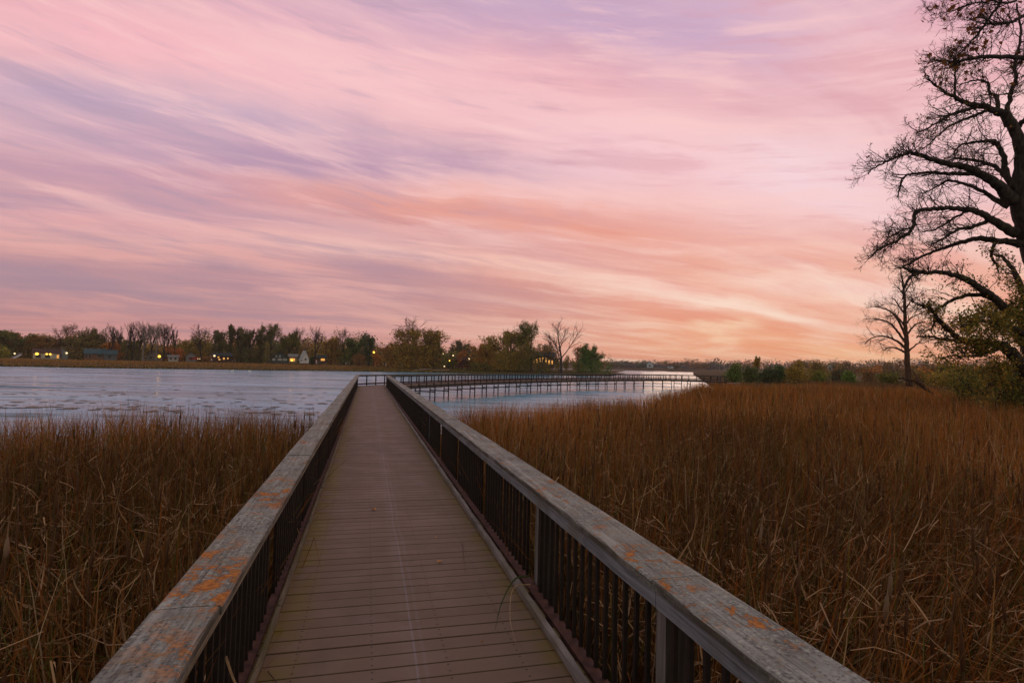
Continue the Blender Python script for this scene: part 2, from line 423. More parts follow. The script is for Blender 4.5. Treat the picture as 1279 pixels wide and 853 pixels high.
sky = t.mix(t.m('MULTIPLY', fr, t.m('MULTIPLY', t.ss(s2, .48, .32, 0, .32), t.ss(s1, .6, .42))), sky, dk)
# unseen sky behind the view made warm and bright to light facing surfaces
sky = t.mix(t.ss(azw, 60., 140., 0, .9), sky, t.mix(t.ss(el, 0., 42.), lin((232, 208, 180)), lin((176, 180, 166))))
ground = lin((60, 46, 40))
sky = t.mix(t.ss(el, -.4, -3.), sky, ground)
nish = t.node('ShaderNodeTexSky', sky_type='NISHITA', sun_disc=False); nish.sun_elevation = SUN_EL; nish.sun_rotation = SUN_AZ
bg = t.node('ShaderNodeBackground'); t.put(bg.inputs[0], sky); bg.inputs[1].default_value = .97
bg2 = t.node('ShaderNodeBackground'); t.put(bg2.inputs[0], nish.outputs[0]); bg2.inputs[1].default_value = .0003
ad = t.node('ShaderNodeAddShader'); wo = t.node('ShaderNodeOutputWorld')
t.l.new(bg.outputs[0], ad.inputs[0]); t.l.new(bg2.outputs[0], ad.inputs[1]); t.l.new(ad.outputs[0], wo.inputs[0])
w.cycles.sampling_method = 'MANUAL'; w.cycles.sample_map_resolution = 512

sun = bpy.data.lights.new('sun', 'SUN'); sun.energy = .2; sun.angle = math.radians(24); sun.color = (1., .72, .5)
so = bpy.data.objects.new('sun', sun); COL.objects.link(so); so.rotation_euler = Vector(SUN).to_track_quat('Z', 'Y').to_euler(); so.location = (30, 30, 40)
scene.view_settings.view_transform = 'Standard'; scene.view_settings.look = 'None'; scene.view_settings.exposure = 0; scene.view_settings.gamma = 1

# ------------------------------------------------------------------ ground, water, shores
def sheet(name, pts, z, mat, kind='structure', th=None):
    mb = MB(); mb.poly([(p[0], p[1], z) for p in pts], [tuple(range(len(pts)))])
    return tag(mb.build(name, mat), kind=kind)
M_MUD = mat_plain('marsh_mud', (.028, .018, .010), .95, .5, 3)
sheet('lake_bed', [(-1400, -290), (1800, -290), (1800, 1440), (-1400, 1440)], -1.7, M_MUD)
def _water(t, out):
    P = pos(t); x, y, z = t.sep(P)
    ca, sa = math.cos(yaw), math.sin(yaw)
    lx = t.m('ADD', t.m('MULTIPLY', x, ca), t.m('MULTIPLY', y, -sa)); ly = t.m('ADD', t.m('MULTIPLY', x, sa), t.m('MULTIPLY', y, ca))
    rip = t.m('ADD', t.noise(t.comb(t.m('MULTIPLY', lx, .7), t.m('MULTIPLY', ly, 2.2), 0), 1.6, 5, .6), t.m('MULTIPLY', t.noise(t.comb(t.m('MULTIPLY', lx, .06), t.m('MULTIPLY', ly, .2), 3), 1.0, 4), 2.0))
    # drifting mats of weed lying in long streaks
    mat_ = t.noise(t.comb(t.m('MULTIPLY', lx, .034), t.m('MULTIPLY', ly, .20), 5.), 1., 8, .66, .35)
    wd = t.m('MULTIPLY', t.ss(mat_, .545, .61), .8)
    wd = t.m('MULTIPLY', wd, t.ss(t.noise(t.comb(t.m('MULTIPLY', lx, .5), t.m('MULTIPLY', ly, 1.6), 0), 1., 5, .7), .34, .56, .25, 1.))
    pale = t.ss(t.noise(t.comb(t.m('MULTIPLY', lx, .02), t.m('MULTIPLY', ly, .07), 9.), 1., 4), .4, .65)
    c = t.mix(pale, (.13, .40, .60), (.20, .50, .66))
    c = t.mix(wd, c, t.mix(t.ss(t.noise(P, .3, 3), .4, .6), (.055, .055, .035), (.11, .09, .075)))
    calm = t.ss(t.noise(t.comb(t.m('MULTIPLY', lx, .05), t.m('MULTIPLY', ly, .34), 2.), 1., 6, .6), .42, .60)
    fine_ = t.ss(t.noise(t.comb(t.m('MULTIPLY', lx, .9), t.m('MULTIPLY', ly, 2.6), 4.), 1., 4, .6), .35, .65)
    c = t.mix(t.m('MULTIPLY', fine_, .30), c, (.08, .26, .40))
    rough = t.m('ADD', t.m('SUBTRACT', .28, t.m('MULTIPLY', calm, .21)), t.m('MULTIPLY', wd, .5))
    principled(t, out, c, rough, .45, rip, .62, .07, IOR=1.333)
M_WATER = material('lake_water', _water)
sheet('lake_water', [(-1390, -280), (1790, -280), (1790, 1430), (-1390, 1430)], WZ, M_WATER)

def land(name, edge, back, mat, z1=.8, run=8., zb=1.6):
    """a shore: rises from the water along `edge` (list of xy), over `run` metres, then gently to `back` depth"""
    e = np.array(edge, float); b = np.array(back, float); n = len(e); rings = []
    d = b - e; L = np.linalg.norm(d, axis=1)[:, None]; u = d / L
    mb = MB(); V = []; prof = [(0, WZ - .4), (.12, WZ + .03), (.45, WZ + (z1 - WZ) * .5), (1., z1)]
    for tt, zz in prof: V.append([(*(e[i] + u[i] * run * tt), zz) for i in range(n)])
    V.append([(*b[i], zb) for i in range(n)])
    flat = [p for r in V for p in r]; faces = []
    for k in range(len(V) - 1):
        for i in range(n - 1): faces.append((k * n + i, k * n + i + 1, (k + 1) * n + i + 1, (k + 1) * n + i))
    mb.poly(flat, faces)
    return tag(mb.build(name, mat, smooth=True), kind='structure')
def _soil(t, out):
    P = pos(t); n = t.noise(P, .35, 6, .6); m = t.noise(P, 2.5, 5, .65)
    c = t.mix(t.ss(n, .35, .65), (.06, .048, .016), (.11, .06, .022)); c = t.mix(t.ss(m, .45, .7, 0, .6), c, (.035, .035, .010))
    principled(t, out, c, .95, .1, m, .8, .1)
M_SOIL = material('shore_grass_ground', _soil)
EDGE_L = [(p, d * KF) for p, d in [(-420, 100), (-200, 103), (-60, 106), (0, 108), (120, 112), (240, 123), (360, 133), (480, 148), (560, 154), (640, 156), (720, 158), (762, 164)]]
land('far_shore', [on(p, d, 0)[:2] for p, d in EDGE_L], [on(p if p < 700 else p + 20, max(330, d + 120), 0)[:2] for p, d in EDGE_L], M_SOIL, .35, 14., .8)
land('distant_hills', [on(p, 640, 0)[:2] for p in (560, 700, 800, 900, 1000, 1150, 1400)], [on(p, 1300, 0)[:2] for p in (560, 700, 800, 900, 1000, 1150, 1400)], M_SOIL, 1.0, 60., 9.)
EDGE_R = [(866, 330), (874, 190), (882, 130), (889, 98), (895, 80), (905, 70), (930, 62), (960, 60), (1000, 62), (1060, 63), (1120, 58), (1180, 48), (1230, 40), (1290, 36), (1400, 33), (1600, 30)]
land('right_shore', [on(p, d, 0)[:2] for p, d in EDGE_R], [on(p, 520, 0)[:2] for p, d in EDGE_R], M_SOIL, .5, 12., 1.2)

# ------------------------------------------------------------------ near boardwalk
DZ = .9                                   # deck height
YE = 39.6
def planks_mesh():
    V = []; Fc = []; C = []
    per = 3.56 / 25
    y = -3.2; 
    # planks are laid so that every 25th gap is a wide one at y = 3.555 + k*3.56
    k0 = math.floor((-3.2 - 3.555) / per); rng = random.Random(3)
    for k in range(k0, int((YE + .6 - 3.555) / per)):
        y0 = 3.555 + k * per + (.0095 if k % 25 == 0 else .006); y1 = 3.555 + (k + 1) * per - (.0095 if (k + 1) % 25 == 0 else .006)
        if rng.random() < .25: y1 += .0014
        za = DZ + rng.uniform(-.0016, .0016); zb = DZ + rng.uniform(-.0016, .0016); x0 = -.605 + rng.uniform(-.012, .012); x1 = 1.225 + rng.uniform(-.012, .012)
        j = len(V); c = rng.random()
        e = .002
        for (x, z_) in ((x0, za), (x1, zb)):
            V += [(x, y0, z_ - .028), (x, y0, z_ - e), (x, y0 + e, z_), (x, y1 - e, z_), (x, y1, z_ - e), (x, y1, z_ - .028)]
        C += [(c, c, c)] * 12
        for a in range(5): Fc.append((j + a, j + 6 + a, j + 7 + a, j + 1 + a))
        Fc += [(j + 5, j + 11, j + 6, j)]
    return V, Fc, C
V_, F_, C_ = planks_mesh()
V_ = np.array(V_); 
bw = thing('boardwalk', 'straight brown plank boardwalk leading away through the reeds', 'boardwalk', (.3, 0, 0))
deck_me = quads_mesh('deck', V_, np.array(F_)[:, ::-1], np.array(C_)); deck_me.shade_flat(); link('deck', deck_me, M_DECK, bw)
mb = MB()
for x in (-.45, .3, 1.05): mb.box(x - .02, x + .02, -3, YE, .66, .868)
mb.build('joist_frame', M_PILE, bw)
for X0, X1 in ((-.534, -.503), (1.13, 1.170)):
    for k in range(12):
        y0 = -3.1 + k * 3.6; y1 = y0 + 3.592
        if y0 > YE: break
        mb = MB(); rings = []; rng = random.Random(k * 7 + (1 if X0 > 0 else 0))
        for i in range(13):
            y = y0 + (min(y1, YE) - y0) * i / 12; j = rng.uniform(-.003, .003); q = rng.uniform(-.003, .003)
            a, b, zl, zh, e = X0 + j, X1 + j, DZ + .026, DZ + (.078 if X0 > 0 else .058) + q, .006
            rings.append([(a, y, zl), (a, y, zh - e), (a + e, y, zh), (b - e, y, zh), (b, y, zh - e), (b, y, zl)])
        mb.loft(rings).build('kerb', M_KERB if X0 > 0 else M_KERBL, bw)
for k in range(12):
    for x in (-.40, 1.0):
        MB().tube([(x, -1.47 + k * 3.56, -1.6), (x, -1.47 + k * 3.56, .70)], [.09, .09], 8).build('pile', M_PILE, bw)

CAPZ = CAMZ - .9434                       # top of the cap boards
def straight_rail(name, label, xi, xo, xf, xp, xb, xr, capmat, fasmat, y0, y1, joint0, sgn):
    """xi/xo inner and outer edge of the cap, xf inner face of the side board, xp inner face of the posts, xb baluster axis, xr bottom rail (two edges)"""
    rt = thing(name, label, 'railing', ((xi + xo) / 2, 0, DZ))
    rng = random.Random(len(label)); js = []
    y = joint0
    while y > y0: y -= 3.56
    edges = [y0] + [y + 3.56 * k for k in range(1, 40) if y0 + .1 < y + 3.56 * k < y1 - .3] + [y1]
    for a, b in zip(edges[:-1], edges[1:]):
        mb = MB(); rings = []; n = max(4, int((b - a) / .16)); ox = rng.uniform(-.004, .004); oz = rng.uniform(-.002, .003); cup = rng.uniform(-.002, .003); sk = rng.uniform(-.006, .006)
        lo, hi = min(xi, xo) + ox, max(xi, xo) + ox
        for i in range(n + 1):
            s = i / n; yy = a + .0025 + (b - a - .005) * s; wv = sk * (s - .5) + .0025 * math.sin(yy * 2.1 + oz * 999)
            j = [rng.uniform(-.0018, .0018) for _ in range(6)]; e = .007; zt = CAPZ + oz; zb = zt - .036
            x0, x1 = lo + wv, hi + wv
            rings.append([(x0 + j[0], yy, zb), (x0 + j[0], yy, zt - e), (x0 + e + j[1], yy, zt - cup * .3), ((x0 + x1) / 2, yy, zt + cup + j[2] * .5), (x1 - e + j[3], yy, zt - cup * .3), (x1 + j[4], yy, zt - e), (x1 + j[4], yy, zb)])
        mb.loft(rings).build('cap_board', capmat, rt)
        # side board under the cap
        mb = MB(); rings = []; f0, f1 = (xf, xf + .036 * sgn); f0, f1 = min(f0, f1), max(f0, f1); dz2 = rng.uniform(-.003, .003)
        for i in range(n + 1):
            s = i / n; yy = a + .003 + (b - a - .006) * s; j = [rng.uniform(-.0015, .0015) for _ in range(3)]; e = .004
            zt, zb = CAPZ - .040, CAPZ - .128 + dz2
            rings.append([(f0 + j[0], yy, zb + e), (f0 + j[0], yy, zt), (f1, yy, zt), (f1, yy, zb + e), (f1 - e, yy, zb + j[1]), (f0 + e, yy, zb + j[1])])
        mb.loft(rings).build('side_board', fasmat, rt)
        mb = MB(); mb.box(min(xr), max(xr), a + .002, b - .002, DZ - .12, DZ + .016); mb.build('bottom_rail', M_RED, rt)
    # upper rail that holds the balusters, hidden under the cap
    ub = xf + .058 * sgn
    MB().box(ub - .0195, ub + .0195, y0, y1, CAPZ - .115, CAPZ - .040).build('upper_rail', M_BAL, rt)
    py = 2.30 - 1.92 * 2; posts = []
    while py < y1 - .2:
        posts.append(py); a, b = sorted((xp, xp + .135 * sgn))
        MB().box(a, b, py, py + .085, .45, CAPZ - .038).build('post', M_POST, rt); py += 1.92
    n = 0; by = .3; rest = MB()
    while by < y1 - .05:
        if not any(p - .03 < by < p + .115 for p in posts):
            mb = MB(); c = xb + rng.uniform(-.002, .002); h_ = .0105; tl = rng.uniform(-.006, .006)
            top = CAPZ - .05; bot = DZ - .06
            P = [(c - h_, by - h_, bot), (c + h_, by - h_, bot), (c + h_, by + h_, bot), (c - h_, by + h_, bot)]
            P += [(p[0], p[1] + tl, top) for p in P]
            tgt = mb if n < 100 else rest
            tgt.poly(P, [(3, 2, 1, 0), (4, 5, 6, 7), (0, 1, 5, 4), (1, 2, 6, 5), (2, 3, 7, 6), (3, 0, 4, 7)])
            if n < 100: mb.build('baluster', M_BAL, rt)
            n += 1
        by += .118
    if rest.v: tag(rest.build('baluster', M_BAL, rt), kind='stuff')
    return rt
straight_rail('wooden_railing', 'weathered railing with most orange lichen, along the left edge of the straight boardwalk', -.515, -.750, -.55, -.640, -.605, (-.560, -.614), M_CAPL, M_FASL, -1.2, 40.4, 2.40, -1)
straight_rail('wooden_railing', 'weathered grey railing with bluish side board along the right edge of the straight boardwalk', 1.262, 1.530, 1.285, 1.326, 1.304, (1.238, 1.314), M_CAPR, M_FASR, -1.2, 40.0, 2.32, 1)

# ------------------------------------------------------------------ far boardwalk: curves off to the right on stilts
OUT = [(-.66, 40.5), (1.2, 43.4), (3.6, 46.9), (7.5, 52.), (12.5, 57.8), (18.5, 63.8), (25.5, 69.8), (34, 75.8), (43, 80.6), (49, 82.4), (52.6, 81.2), (54.6, 77.2)]
def catmull(P, n=24):
    P = np.array(P, float); P = np.vstack([2 * P[0] - P[1], P, 2 * P[-1] - P[-2]]); o = []
    for i in range(1, len(P) - 2):
        for s in np.linspace(0, 1, n, endpoint=False):
            a, b, c, d = P[i - 1:i + 3]
            o.append(.5 * ((2 * b) + (c - a) * s + (2 * a - 5 * b + 4 * c - d) * s * s + (3 * b - a - 3 * c + d) * s ** 3))
    o.append(P[-2]); return np.array(o)
def resample(P, step):
    P = np.asarray(P); L = np.concatenate([[0], np.cumsum(np.linalg.norm(np.diff(P, axis=0), axis=1))]); s = np.arange(0, L[-1], step)
    return np.stack([np.interp(s, L, P[:, i]) for i in range(P.shape[1])], 1)
outc = resample(catmull(OUT), .1)
tn = np.gradient(outc, axis=0); tn /= np.linalg.norm(tn, axis=1)[:, None]; nr = np.stack([tn[:, 1], -tn[:, 0]], 1)
inner_off = outc + nr * 1.85
inner = np.vstack([[(1.40, 40.05)], inner_off[(inner_off[:, 1] > 40.6) | (inner_off[:, 0] > 10)]])
inner = resample(inner, .1)
bf = thing('boardwalk', 'distant curving boardwalk on stilts crossing the open water', 'boardwalk', (25, 69, 0))
def strip(a, b, z0, z1, name, mat, par):
    m = min(len(a), len(b)); ia = np.linspace(0, len(a) - 1, 160).astype(int); ib = np.linspace(0, len(b) - 1, 160).astype(int)
    rings = [[(*a[i], z0), (*a[i], z1), (*b[j], z1), (*b[j], z0)] for i, j in zip(ia, ib)]
    return MB().loft(rings).build(name, mat, par)
start = np.array([[1.2, 39.4]]); s0 = np.array([[-.6, 40.2]])
strip(outc, np.vstack([start, inner]), DZ - .05, DZ - .004, 'deck', M_FRAIL, bf)
def rim(c, name):
    ii = np.linspace(0, len(c) - 1, 150).astype(int); n_ = np.gradient(c, axis=0); n_ /= np.linalg.norm(n_, axis=1)[:, None]
    rings = [[(c[i][0] - n_[i][1] * .03, c[i][1] + n_[i][0] * .03, DZ - .28), (c[i][0] - n_[i][1] * .03, c[i][1] + n_[i][0] * .03, DZ - .055), (c[i][0] + n_[i][1] * .03, c[i][1] - n_[i][0] * .03, DZ - .055), (c[i][0] + n_[i][1] * .03, c[i][1] - n_[i][0] * .03, DZ - .28)] for i in ii]
    MB().loft(rings).build(name, M_PILE, bf)
rim(outc[3:], 'edge_beam'); rim(inner[3:], 'edge_beam')
def curve_rail(label, c, step=1.28):
    rt = thing('wooden_railing', label, 'railing', (*c[len(c) // 2], DZ))
    L = len(c) * .1; ii = list(range(0, len(c), int(step * 10)))
    if ii[-1] < len(c) - 4: ii.append(len(c) - 1)
    for a, b in zip(ii[:-1], ii[1:]):
        MB().bar((*c[a], CAPZ), (*c[b], CAPZ), .2, .045).build('cap_board', M_CAPF, rt)
        MB().bar((*c[a], DZ + .17), (*c[b], DZ + .17), .05, .10).build('bottom_rail', M_RED, rt)
    for i in ii:
        MB().box(c[i][0] - .04, c[i][0] + .04, c[i][1] - .04, c[i][1] + .04, DZ - .3, CAPZ - .05).build('post', M_BAL, rt)
    mb = MB()
    for a, b in zip(ii[:-1], ii[1:]): mb.bar((*c[a], CAPZ - .05), (*c[b], CAPZ - .05), .036, .06)
    mb.build('side_board', M_BAL, rt)
    mb = MB()
    for i in range(120, len(c), 2):
        mb.box(c[i][0] - .008, c[i][0] + .008, c[i][1] - .008, c[i][1] + .008, DZ + .1, CAPZ - .1)
    tag(mb.build('baluster', M_BAL, rt), kind='stuff')
curve_rail('lake side railing of the distant curving boardwalk, closing the end of the straight one', outc)
curve_rail('railing on the reed side of the distant curving boardwalk, above its stilts', inner)
for k in range(10, len(outc) - 6, 24):
    o = outc[k]; j = int(np.argmin(np.linalg.norm(inner - (o + nr[k] * 1.85), axis=1))); i_ = inner[j]
    for q in (o, i_):
        MB().tube([(*q, -1.6), (*q, DZ - .06)], [.052, .052], 6).build('pile', M_PILE, bf)
    MB().bar((*o, .30), (*i_, .30), .05, .09).build('cross_beam', M_PILE, bf)

# ------------------------------------------------------------------ reeds
MARSH_L = [(-700, 6.6), (-300, 8.2), (-100, 9.8), (0, 11.2), (100, 12.3), (200, 12.8), (300, 13.6), (400, 14.2), (470, 14.4)]
MARSH_R = [(470, 13.), (560, 14.3), (600, 16.4), (650, 18.3), (700, 20.3), (750, 23.), (800, 27.), (850, 37), (880, 50), (900, 56), (935, 54), (965, 56), (1000, 60), (1050, 63), (1100, 58), (1150, 52), (1200, 41), (1250, 37), (1300, 35), (1500, 33), (1900, 28)]
def blades(base, h, w, lean, azm, curve, brk, bang, face, segs, c0, c1):
    """ribbons: every argument an (n,) array; returns verts, quads, colours"""
    n = len(base); tt = np.linspace(0, 1, segs + 1); dl = (h / segs)[:, None]
    mid = (tt[:-1] + tt[1:])[None, :] / 2
    th = lean[:, None] + curve[:, None] * mid ** 1.5 + np.where(mid > brk[:, None], bang[:, None], 0)
    hx = np.concatenate([np.zeros((n, 1)), np.cumsum(np.sin(th) * dl, 1)], 1); hz = np.concatenate([np.zeros((n, 1)), np.cumsum(np.cos(th) * dl, 1)], 1)
    ctr = base[:, None, :] + np.stack([hx * np.cos(azm)[:, None], hx * np.sin(azm)[:, None], hz], 2)
    wd = (w[:, None] * np.clip(1.08 - tt[None, :] ** 2.2, .08, 1)) / 2
    fa = face[:, None] + .9 * tt[None, :]
    side = np.stack([np.cos(fa), np.sin(fa), .12 * np.ones_like(fa)], 2) * wd[:, :, None]
    V = np.stack([ctr - side, ctr + side], 2).reshape(-1, 3)
    i0 = (np.arange(n) * (segs + 1) * 2)[:, None] + (np.arange(segs) * 2)[None, :]
    Q = np.stack([i0, i0 + 1, i0 + 3, i0 + 2], 2).reshape(-1, 4)
    C = c0[:, None, :] * (1 - tt[None, :, None]) + c1[:, None, :] * tt[None, :, None]
    C = np.repeat(C, 2, 1).reshape(-1, 3)
    return V, Q, C
def patch(x, y):
    return .5 + .25 * np.sin(x * .55 + 1.3 * np.sin(y * .31)) + .25 * np.sin(y * .47 + 1.7 * np.sin(x * .23 + 2))
def reed_colours(rng, x, y, depth, side):
    n = len(x); p = patch(x, y); u = rng.random(n)
    tan, brown, rust, olive, pale = (np.array(c) for c in ((.33, .165, .056), (.20, .078, .020), (.28, .092, .014), (.125, .105, .018), (.48, .34, .20)))
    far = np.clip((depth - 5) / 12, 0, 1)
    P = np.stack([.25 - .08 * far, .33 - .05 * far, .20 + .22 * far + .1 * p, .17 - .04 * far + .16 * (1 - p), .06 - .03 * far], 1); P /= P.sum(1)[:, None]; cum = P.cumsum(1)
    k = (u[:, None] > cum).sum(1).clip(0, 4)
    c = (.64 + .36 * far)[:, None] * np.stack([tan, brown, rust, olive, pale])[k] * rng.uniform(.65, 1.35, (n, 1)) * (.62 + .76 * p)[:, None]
    return c
def scatter(rng, side, d0, d1, dens):
    """points in the marsh between depths d0 and d1, uniform by area"""
    lo, hi = (-520, 480) if side == 'L' else (470, 1800)
    e = MARSH_L if side == 'L' else MARSH_R; ex = [a for a, b in e]; ed = [b for a, b in e]
    aL, aH = (lo - CX) / FL, (hi - CX) / FL
    area = (aH - aL) * (d1 ** 2 - d0 ** 2) / 2; n = int(area * dens)
    d = np.sqrt(rng.uniform(d0 ** 2, d1 ** 2, n)); a = rng.uniform(aL, aH, n)
    f2 = np.array([math.sin(yaw), math.cos(yaw)]); r2 = np.array([math.cos(yaw), -math.sin(yaw)])
    xy = d[:, None] * (f2[None] + a[:, None] * r2[None]); px = CX + a * FL
    lim = np.interp(px, ex, ed); lim = lim * (1 + .05 * np.sin(px * .045) + .03 * np.sin(px * .13 + 1))
    # thin out towards the water
    keep = d < lim * (1 - .10 * rng.random(n) ** 2)
    keep &= (xy[:, 0] < -.86) if side == 'L' else (xy[:, 0] > 1.64)
    if side == 'R': keep &= ~((xy[:, 1] > 38) & (xy[:, 0] < 8))
    return xy[keep], d[keep], px[keep]
def reed_field(name, side, label):
    rng = np.random.default_rng(11 if side == 'L' else 12); VV = []; QQ = []; CC = []; off = 0
    def add(V, Q, C):
        nonlocal off
        VV.append(V); QQ.append(Q + off); CC.append(C); off += len(V)
    bands = [(.25, 5, 270, 7), (5, 10, 215, 6), (10, 18, 140, 4), (18, 30, 62, 3), (30, 48, 28, 3), (48, 70, 12, 2)]
    for d0, d1, dens, segs in bands:
        xy, d, px = scatter(rng, side, d0, d1, dens); n = len(d)
        if n == 0: continue
        # blades grow in tufts
        xy = xy + rng.normal(0, .03, xy.shape)
        edge = d / np.interp(px, [a for a, b in (MARSH_L if side == 'L' else MARSH_R)], [b for a, b in (MARSH_L if side == 'L' else MARSH_R)])
        hh = (1.52 + rng.normal(0, 1, n) * np.where(edge > .75, .08, .17)).clip(.7, 1.9) * (.90 + .2 * patch(xy[:, 0] * 1.7, xy[:, 1] * 1.3))
        hh = np.where((d < 4.0), hh * .97, hh)
        ww = np.maximum(.0125 * rng.uniform(.6, 1.5, n), d * .00085 * rng.uniform(.7, 1.3, n))
        bro = rng.random(n)
        brk = np.where(bro < np.where(edge > .8, .2, np.where(d < 9, .66, .45)), rng.uniform(.4, .93, n), 2.); bang = rng.uniform(.6, 2.6, n)
        lean = np.abs(rng.normal(0, .13, n)); az_ = rng.normal(.4, 1.9, n); cur = rng.normal(.25, .45, n)
        fl = np.clip((patch(xy[:, 0] * .8 + 9, xy[:, 1] * .9 + 4) - .62) / .2, 0, 1) * (edge < .85); lean = lean + fl * rng.uniform(.0, .55, n); az_ = np.where(rng.random(n) < fl, 2.6 + patch(xy[:, 0] * .3, xy[:, 1] * .3) * 2.5 + rng.normal(0, .5, n), az_)
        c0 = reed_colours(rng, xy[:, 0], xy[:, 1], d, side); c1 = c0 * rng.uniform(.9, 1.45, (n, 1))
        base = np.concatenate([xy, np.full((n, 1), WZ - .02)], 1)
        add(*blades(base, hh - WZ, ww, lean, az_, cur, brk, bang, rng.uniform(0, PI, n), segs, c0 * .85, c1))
    # the stand is thickest along its outer edge
    e_ = MARSH_L if side == 'L' else MARSH_R
    pe = rng.uniform(-520, 470, 5200) if side == 'L' else rng.uniform(470, 1300, 9000); n = len(pe)
    d = np.interp(pe, [a for a, b in e_], [b for a, b in e_]) * (1 + .05 * np.sin(pe * .045) + .03 * np.sin(pe * .13 + 1)) * (1 - .16 * rng.random(n))
    xy = np.array([on(a, b, 0)[:2] for a, b in zip(pe, d)]); k = (xy[:, 0] < -.86) if side == 'L' else ((xy[:, 0] > 1.64) & ~((xy[:, 1] > 38) & (xy[:, 0] < 8))); xy = xy[k]; d = d[k]; n = len(d)
    c0 = reed_colours(rng, xy[:, 0], xy[:, 1], d, side)
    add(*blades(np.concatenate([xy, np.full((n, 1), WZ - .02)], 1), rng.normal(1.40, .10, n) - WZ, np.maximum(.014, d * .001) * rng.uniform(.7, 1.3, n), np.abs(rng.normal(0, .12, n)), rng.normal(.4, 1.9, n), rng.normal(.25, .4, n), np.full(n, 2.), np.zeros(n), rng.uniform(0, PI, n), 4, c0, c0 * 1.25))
    # fallen and broken straws lying across the stand
    for d0, d1, dens in ((.3, 6, 95), (6, 14, 45), (14, 30, 12)):
        xy, d, px = scatter(rng, side, d0, d1, dens); n = len(d)
        base = np.concatenate([xy, rng.uniform(.35, 1.30, (n, 1))], 1)
        c = np.array([.29, .175, .090])[None] * rng.uniform(.4, 1.35, (n, 1))
        add(*blades(base, np.where(rng.random(n) < .25, rng.uniform(.3, .62, n), rng.uniform(.08, .34, n)), np.maximum(.010, d * .0009) * rng.uniform(.6, 1.4, n), rng.uniform(.6, 2.1, n), rng.uniform(0, 2 * PI, n), rng.normal(0, .9, n), np.where(rng.random(n) < .5, .5, 2.), rng.uniform(-1.6, 1.6, n), rng.uniform(0, PI, n), 3, c, c))
    # seed heads: stem, brown club, some of them burst into pale down
    for d0, d1, dens in ((.4, 8, 9), (8, 18, 3.0), (18, 30, .35)):
        xy, d, px = scatter(rng, side, d0, d1, dens); k_ = d < .86 * np.interp(px, [a for a, b in (MARSH_L if side == 'L' else MARSH_R)], [b for a, b in (MARSH_L if side == 'L' else MARSH_R)]); xy, d, px = xy[k_], d[k_], px[k_]; n = len(d)
        ht = rng.uniform(1.0, 1.42, n) - WZ; ln = rng.uniform(.10, .165, n); lean = rng.normal(0, .07, (n, 2)); burst = rng.random(n) < .04
        base = np.concatenate([xy, np.full((n, 1), WZ)], 1)
        prof = [(0, .0045), (ht - .005, .0045), (ht, .0090), (ht + ln * .4, .0108), (ht + ln * .93, .0090), (ht + ln, .004), (ht + ln + .12, .0015)]
        sides = 5; th = np.arange(sides) * 2 * PI / sides; rings = []; cols = []
        for k, (z_, r_) in enumerate(prof):
            z_ = np.broadcast_to(np.asarray(z_, float), (n,)); r_ = np.full(n, r_)
            r_ = np.maximum(r_, np.where((k >= 2) & (k <= 4), d * .0006, d * .0003))
            if 2 <= k <= 4: r_ = np.where(burst, r_ * rng.uniform(.9, 1.5, n), r_)
            ctr = base + np.stack([lean[:, 0] * z_, lean[:, 1] * z_, z_], 1)
            rings.append(ctr[:, None, :] + r_[:, None, None] * np.stack([np.cos(th), np.sin(th), 0 * th], 1)[None])
            cc = np.where(burst[:, None], np.array([.21, .14, .09])[None], np.array([.088, .040, .018])[None]) if 2 <= k <= 5 else np.tile(np.array([.16, .10, .05]), (n, 1))
            cols.append(np.repeat(cc[:, None, :], sides, 1))
        V = np.stack(rings, 1).reshape(-1, 3); C = np.stack(cols, 1).reshape(-1, 3)
        m = len(prof); b0 = (np.arange(n) * m * sides)[:, None, None] + (np.arange(m - 1) * sides)[None, :, None]
        j = np.arange(sides)[None, None, :]; j2 = (j + 1) % sides
        Q = np.stack([b0 + j, b0 + j2, b0 + sides + j2, b0 + sides + j], 3).reshape(-1, 4)
        add(V, Q, C)
    me = quads_mesh(name, np.concatenate(VV), np.concatenate(QQ), np.concatenate(CC))
    return tag(link(name, me, M_REED), label, kind='stuff')
reed_field('cattail_reeds', 'L', 'dry brown cattail stand left of the straight boardwalk')
reed_field('cattail_reeds', 'R', 'dry brown cattail stand right of the straight boardwalk')
for side, e in (('L', MARSH_L), ('R', MARSH_R)):
    pts = [on(p, d * .97, 0) for p, d in e]
    if side == 'L': poly = [(-.7, -5), (-.7, pts[-1][1])] + [(p[0], p[1]) for p in pts[::-1] if p[0] < -.7] + [(-14, -5)]
    else: poly = [(1.45, -5), (30, -5)] + [(p[0], p[1]) for p in pts[::-1] if p[0] > 1.45] + [(1.45, 13.5)]
    sheet('marsh_floor', poly, WZ + .03, M_MUD)

def tuft_mesh(rng, xy, h0, h1, w, cols, z=0., segs=2, leanv=.15):
    n = len(xy); base = np.concatenate([xy, np.broadcast_to(np.asarray(z, float).reshape(-1, 1), (n, 1))], 1)
    c = np.array(cols)[rng.integers(0, len(cols), n)] * rng.uniform(.7, 1.3, (n, 1))
    return blades(base, rng.uniform(h0, h1, n), np.full(n, w) * rng.uniform(.6, 1.4, n), np.abs(rng.normal(0, leanv, n)), rng.uniform(0, 2 * PI, n), rng.normal(0, .3, n), np.full(n, 2.), np.zeros(n), rng.uniform(0, PI, n), segs, c * .8, c)
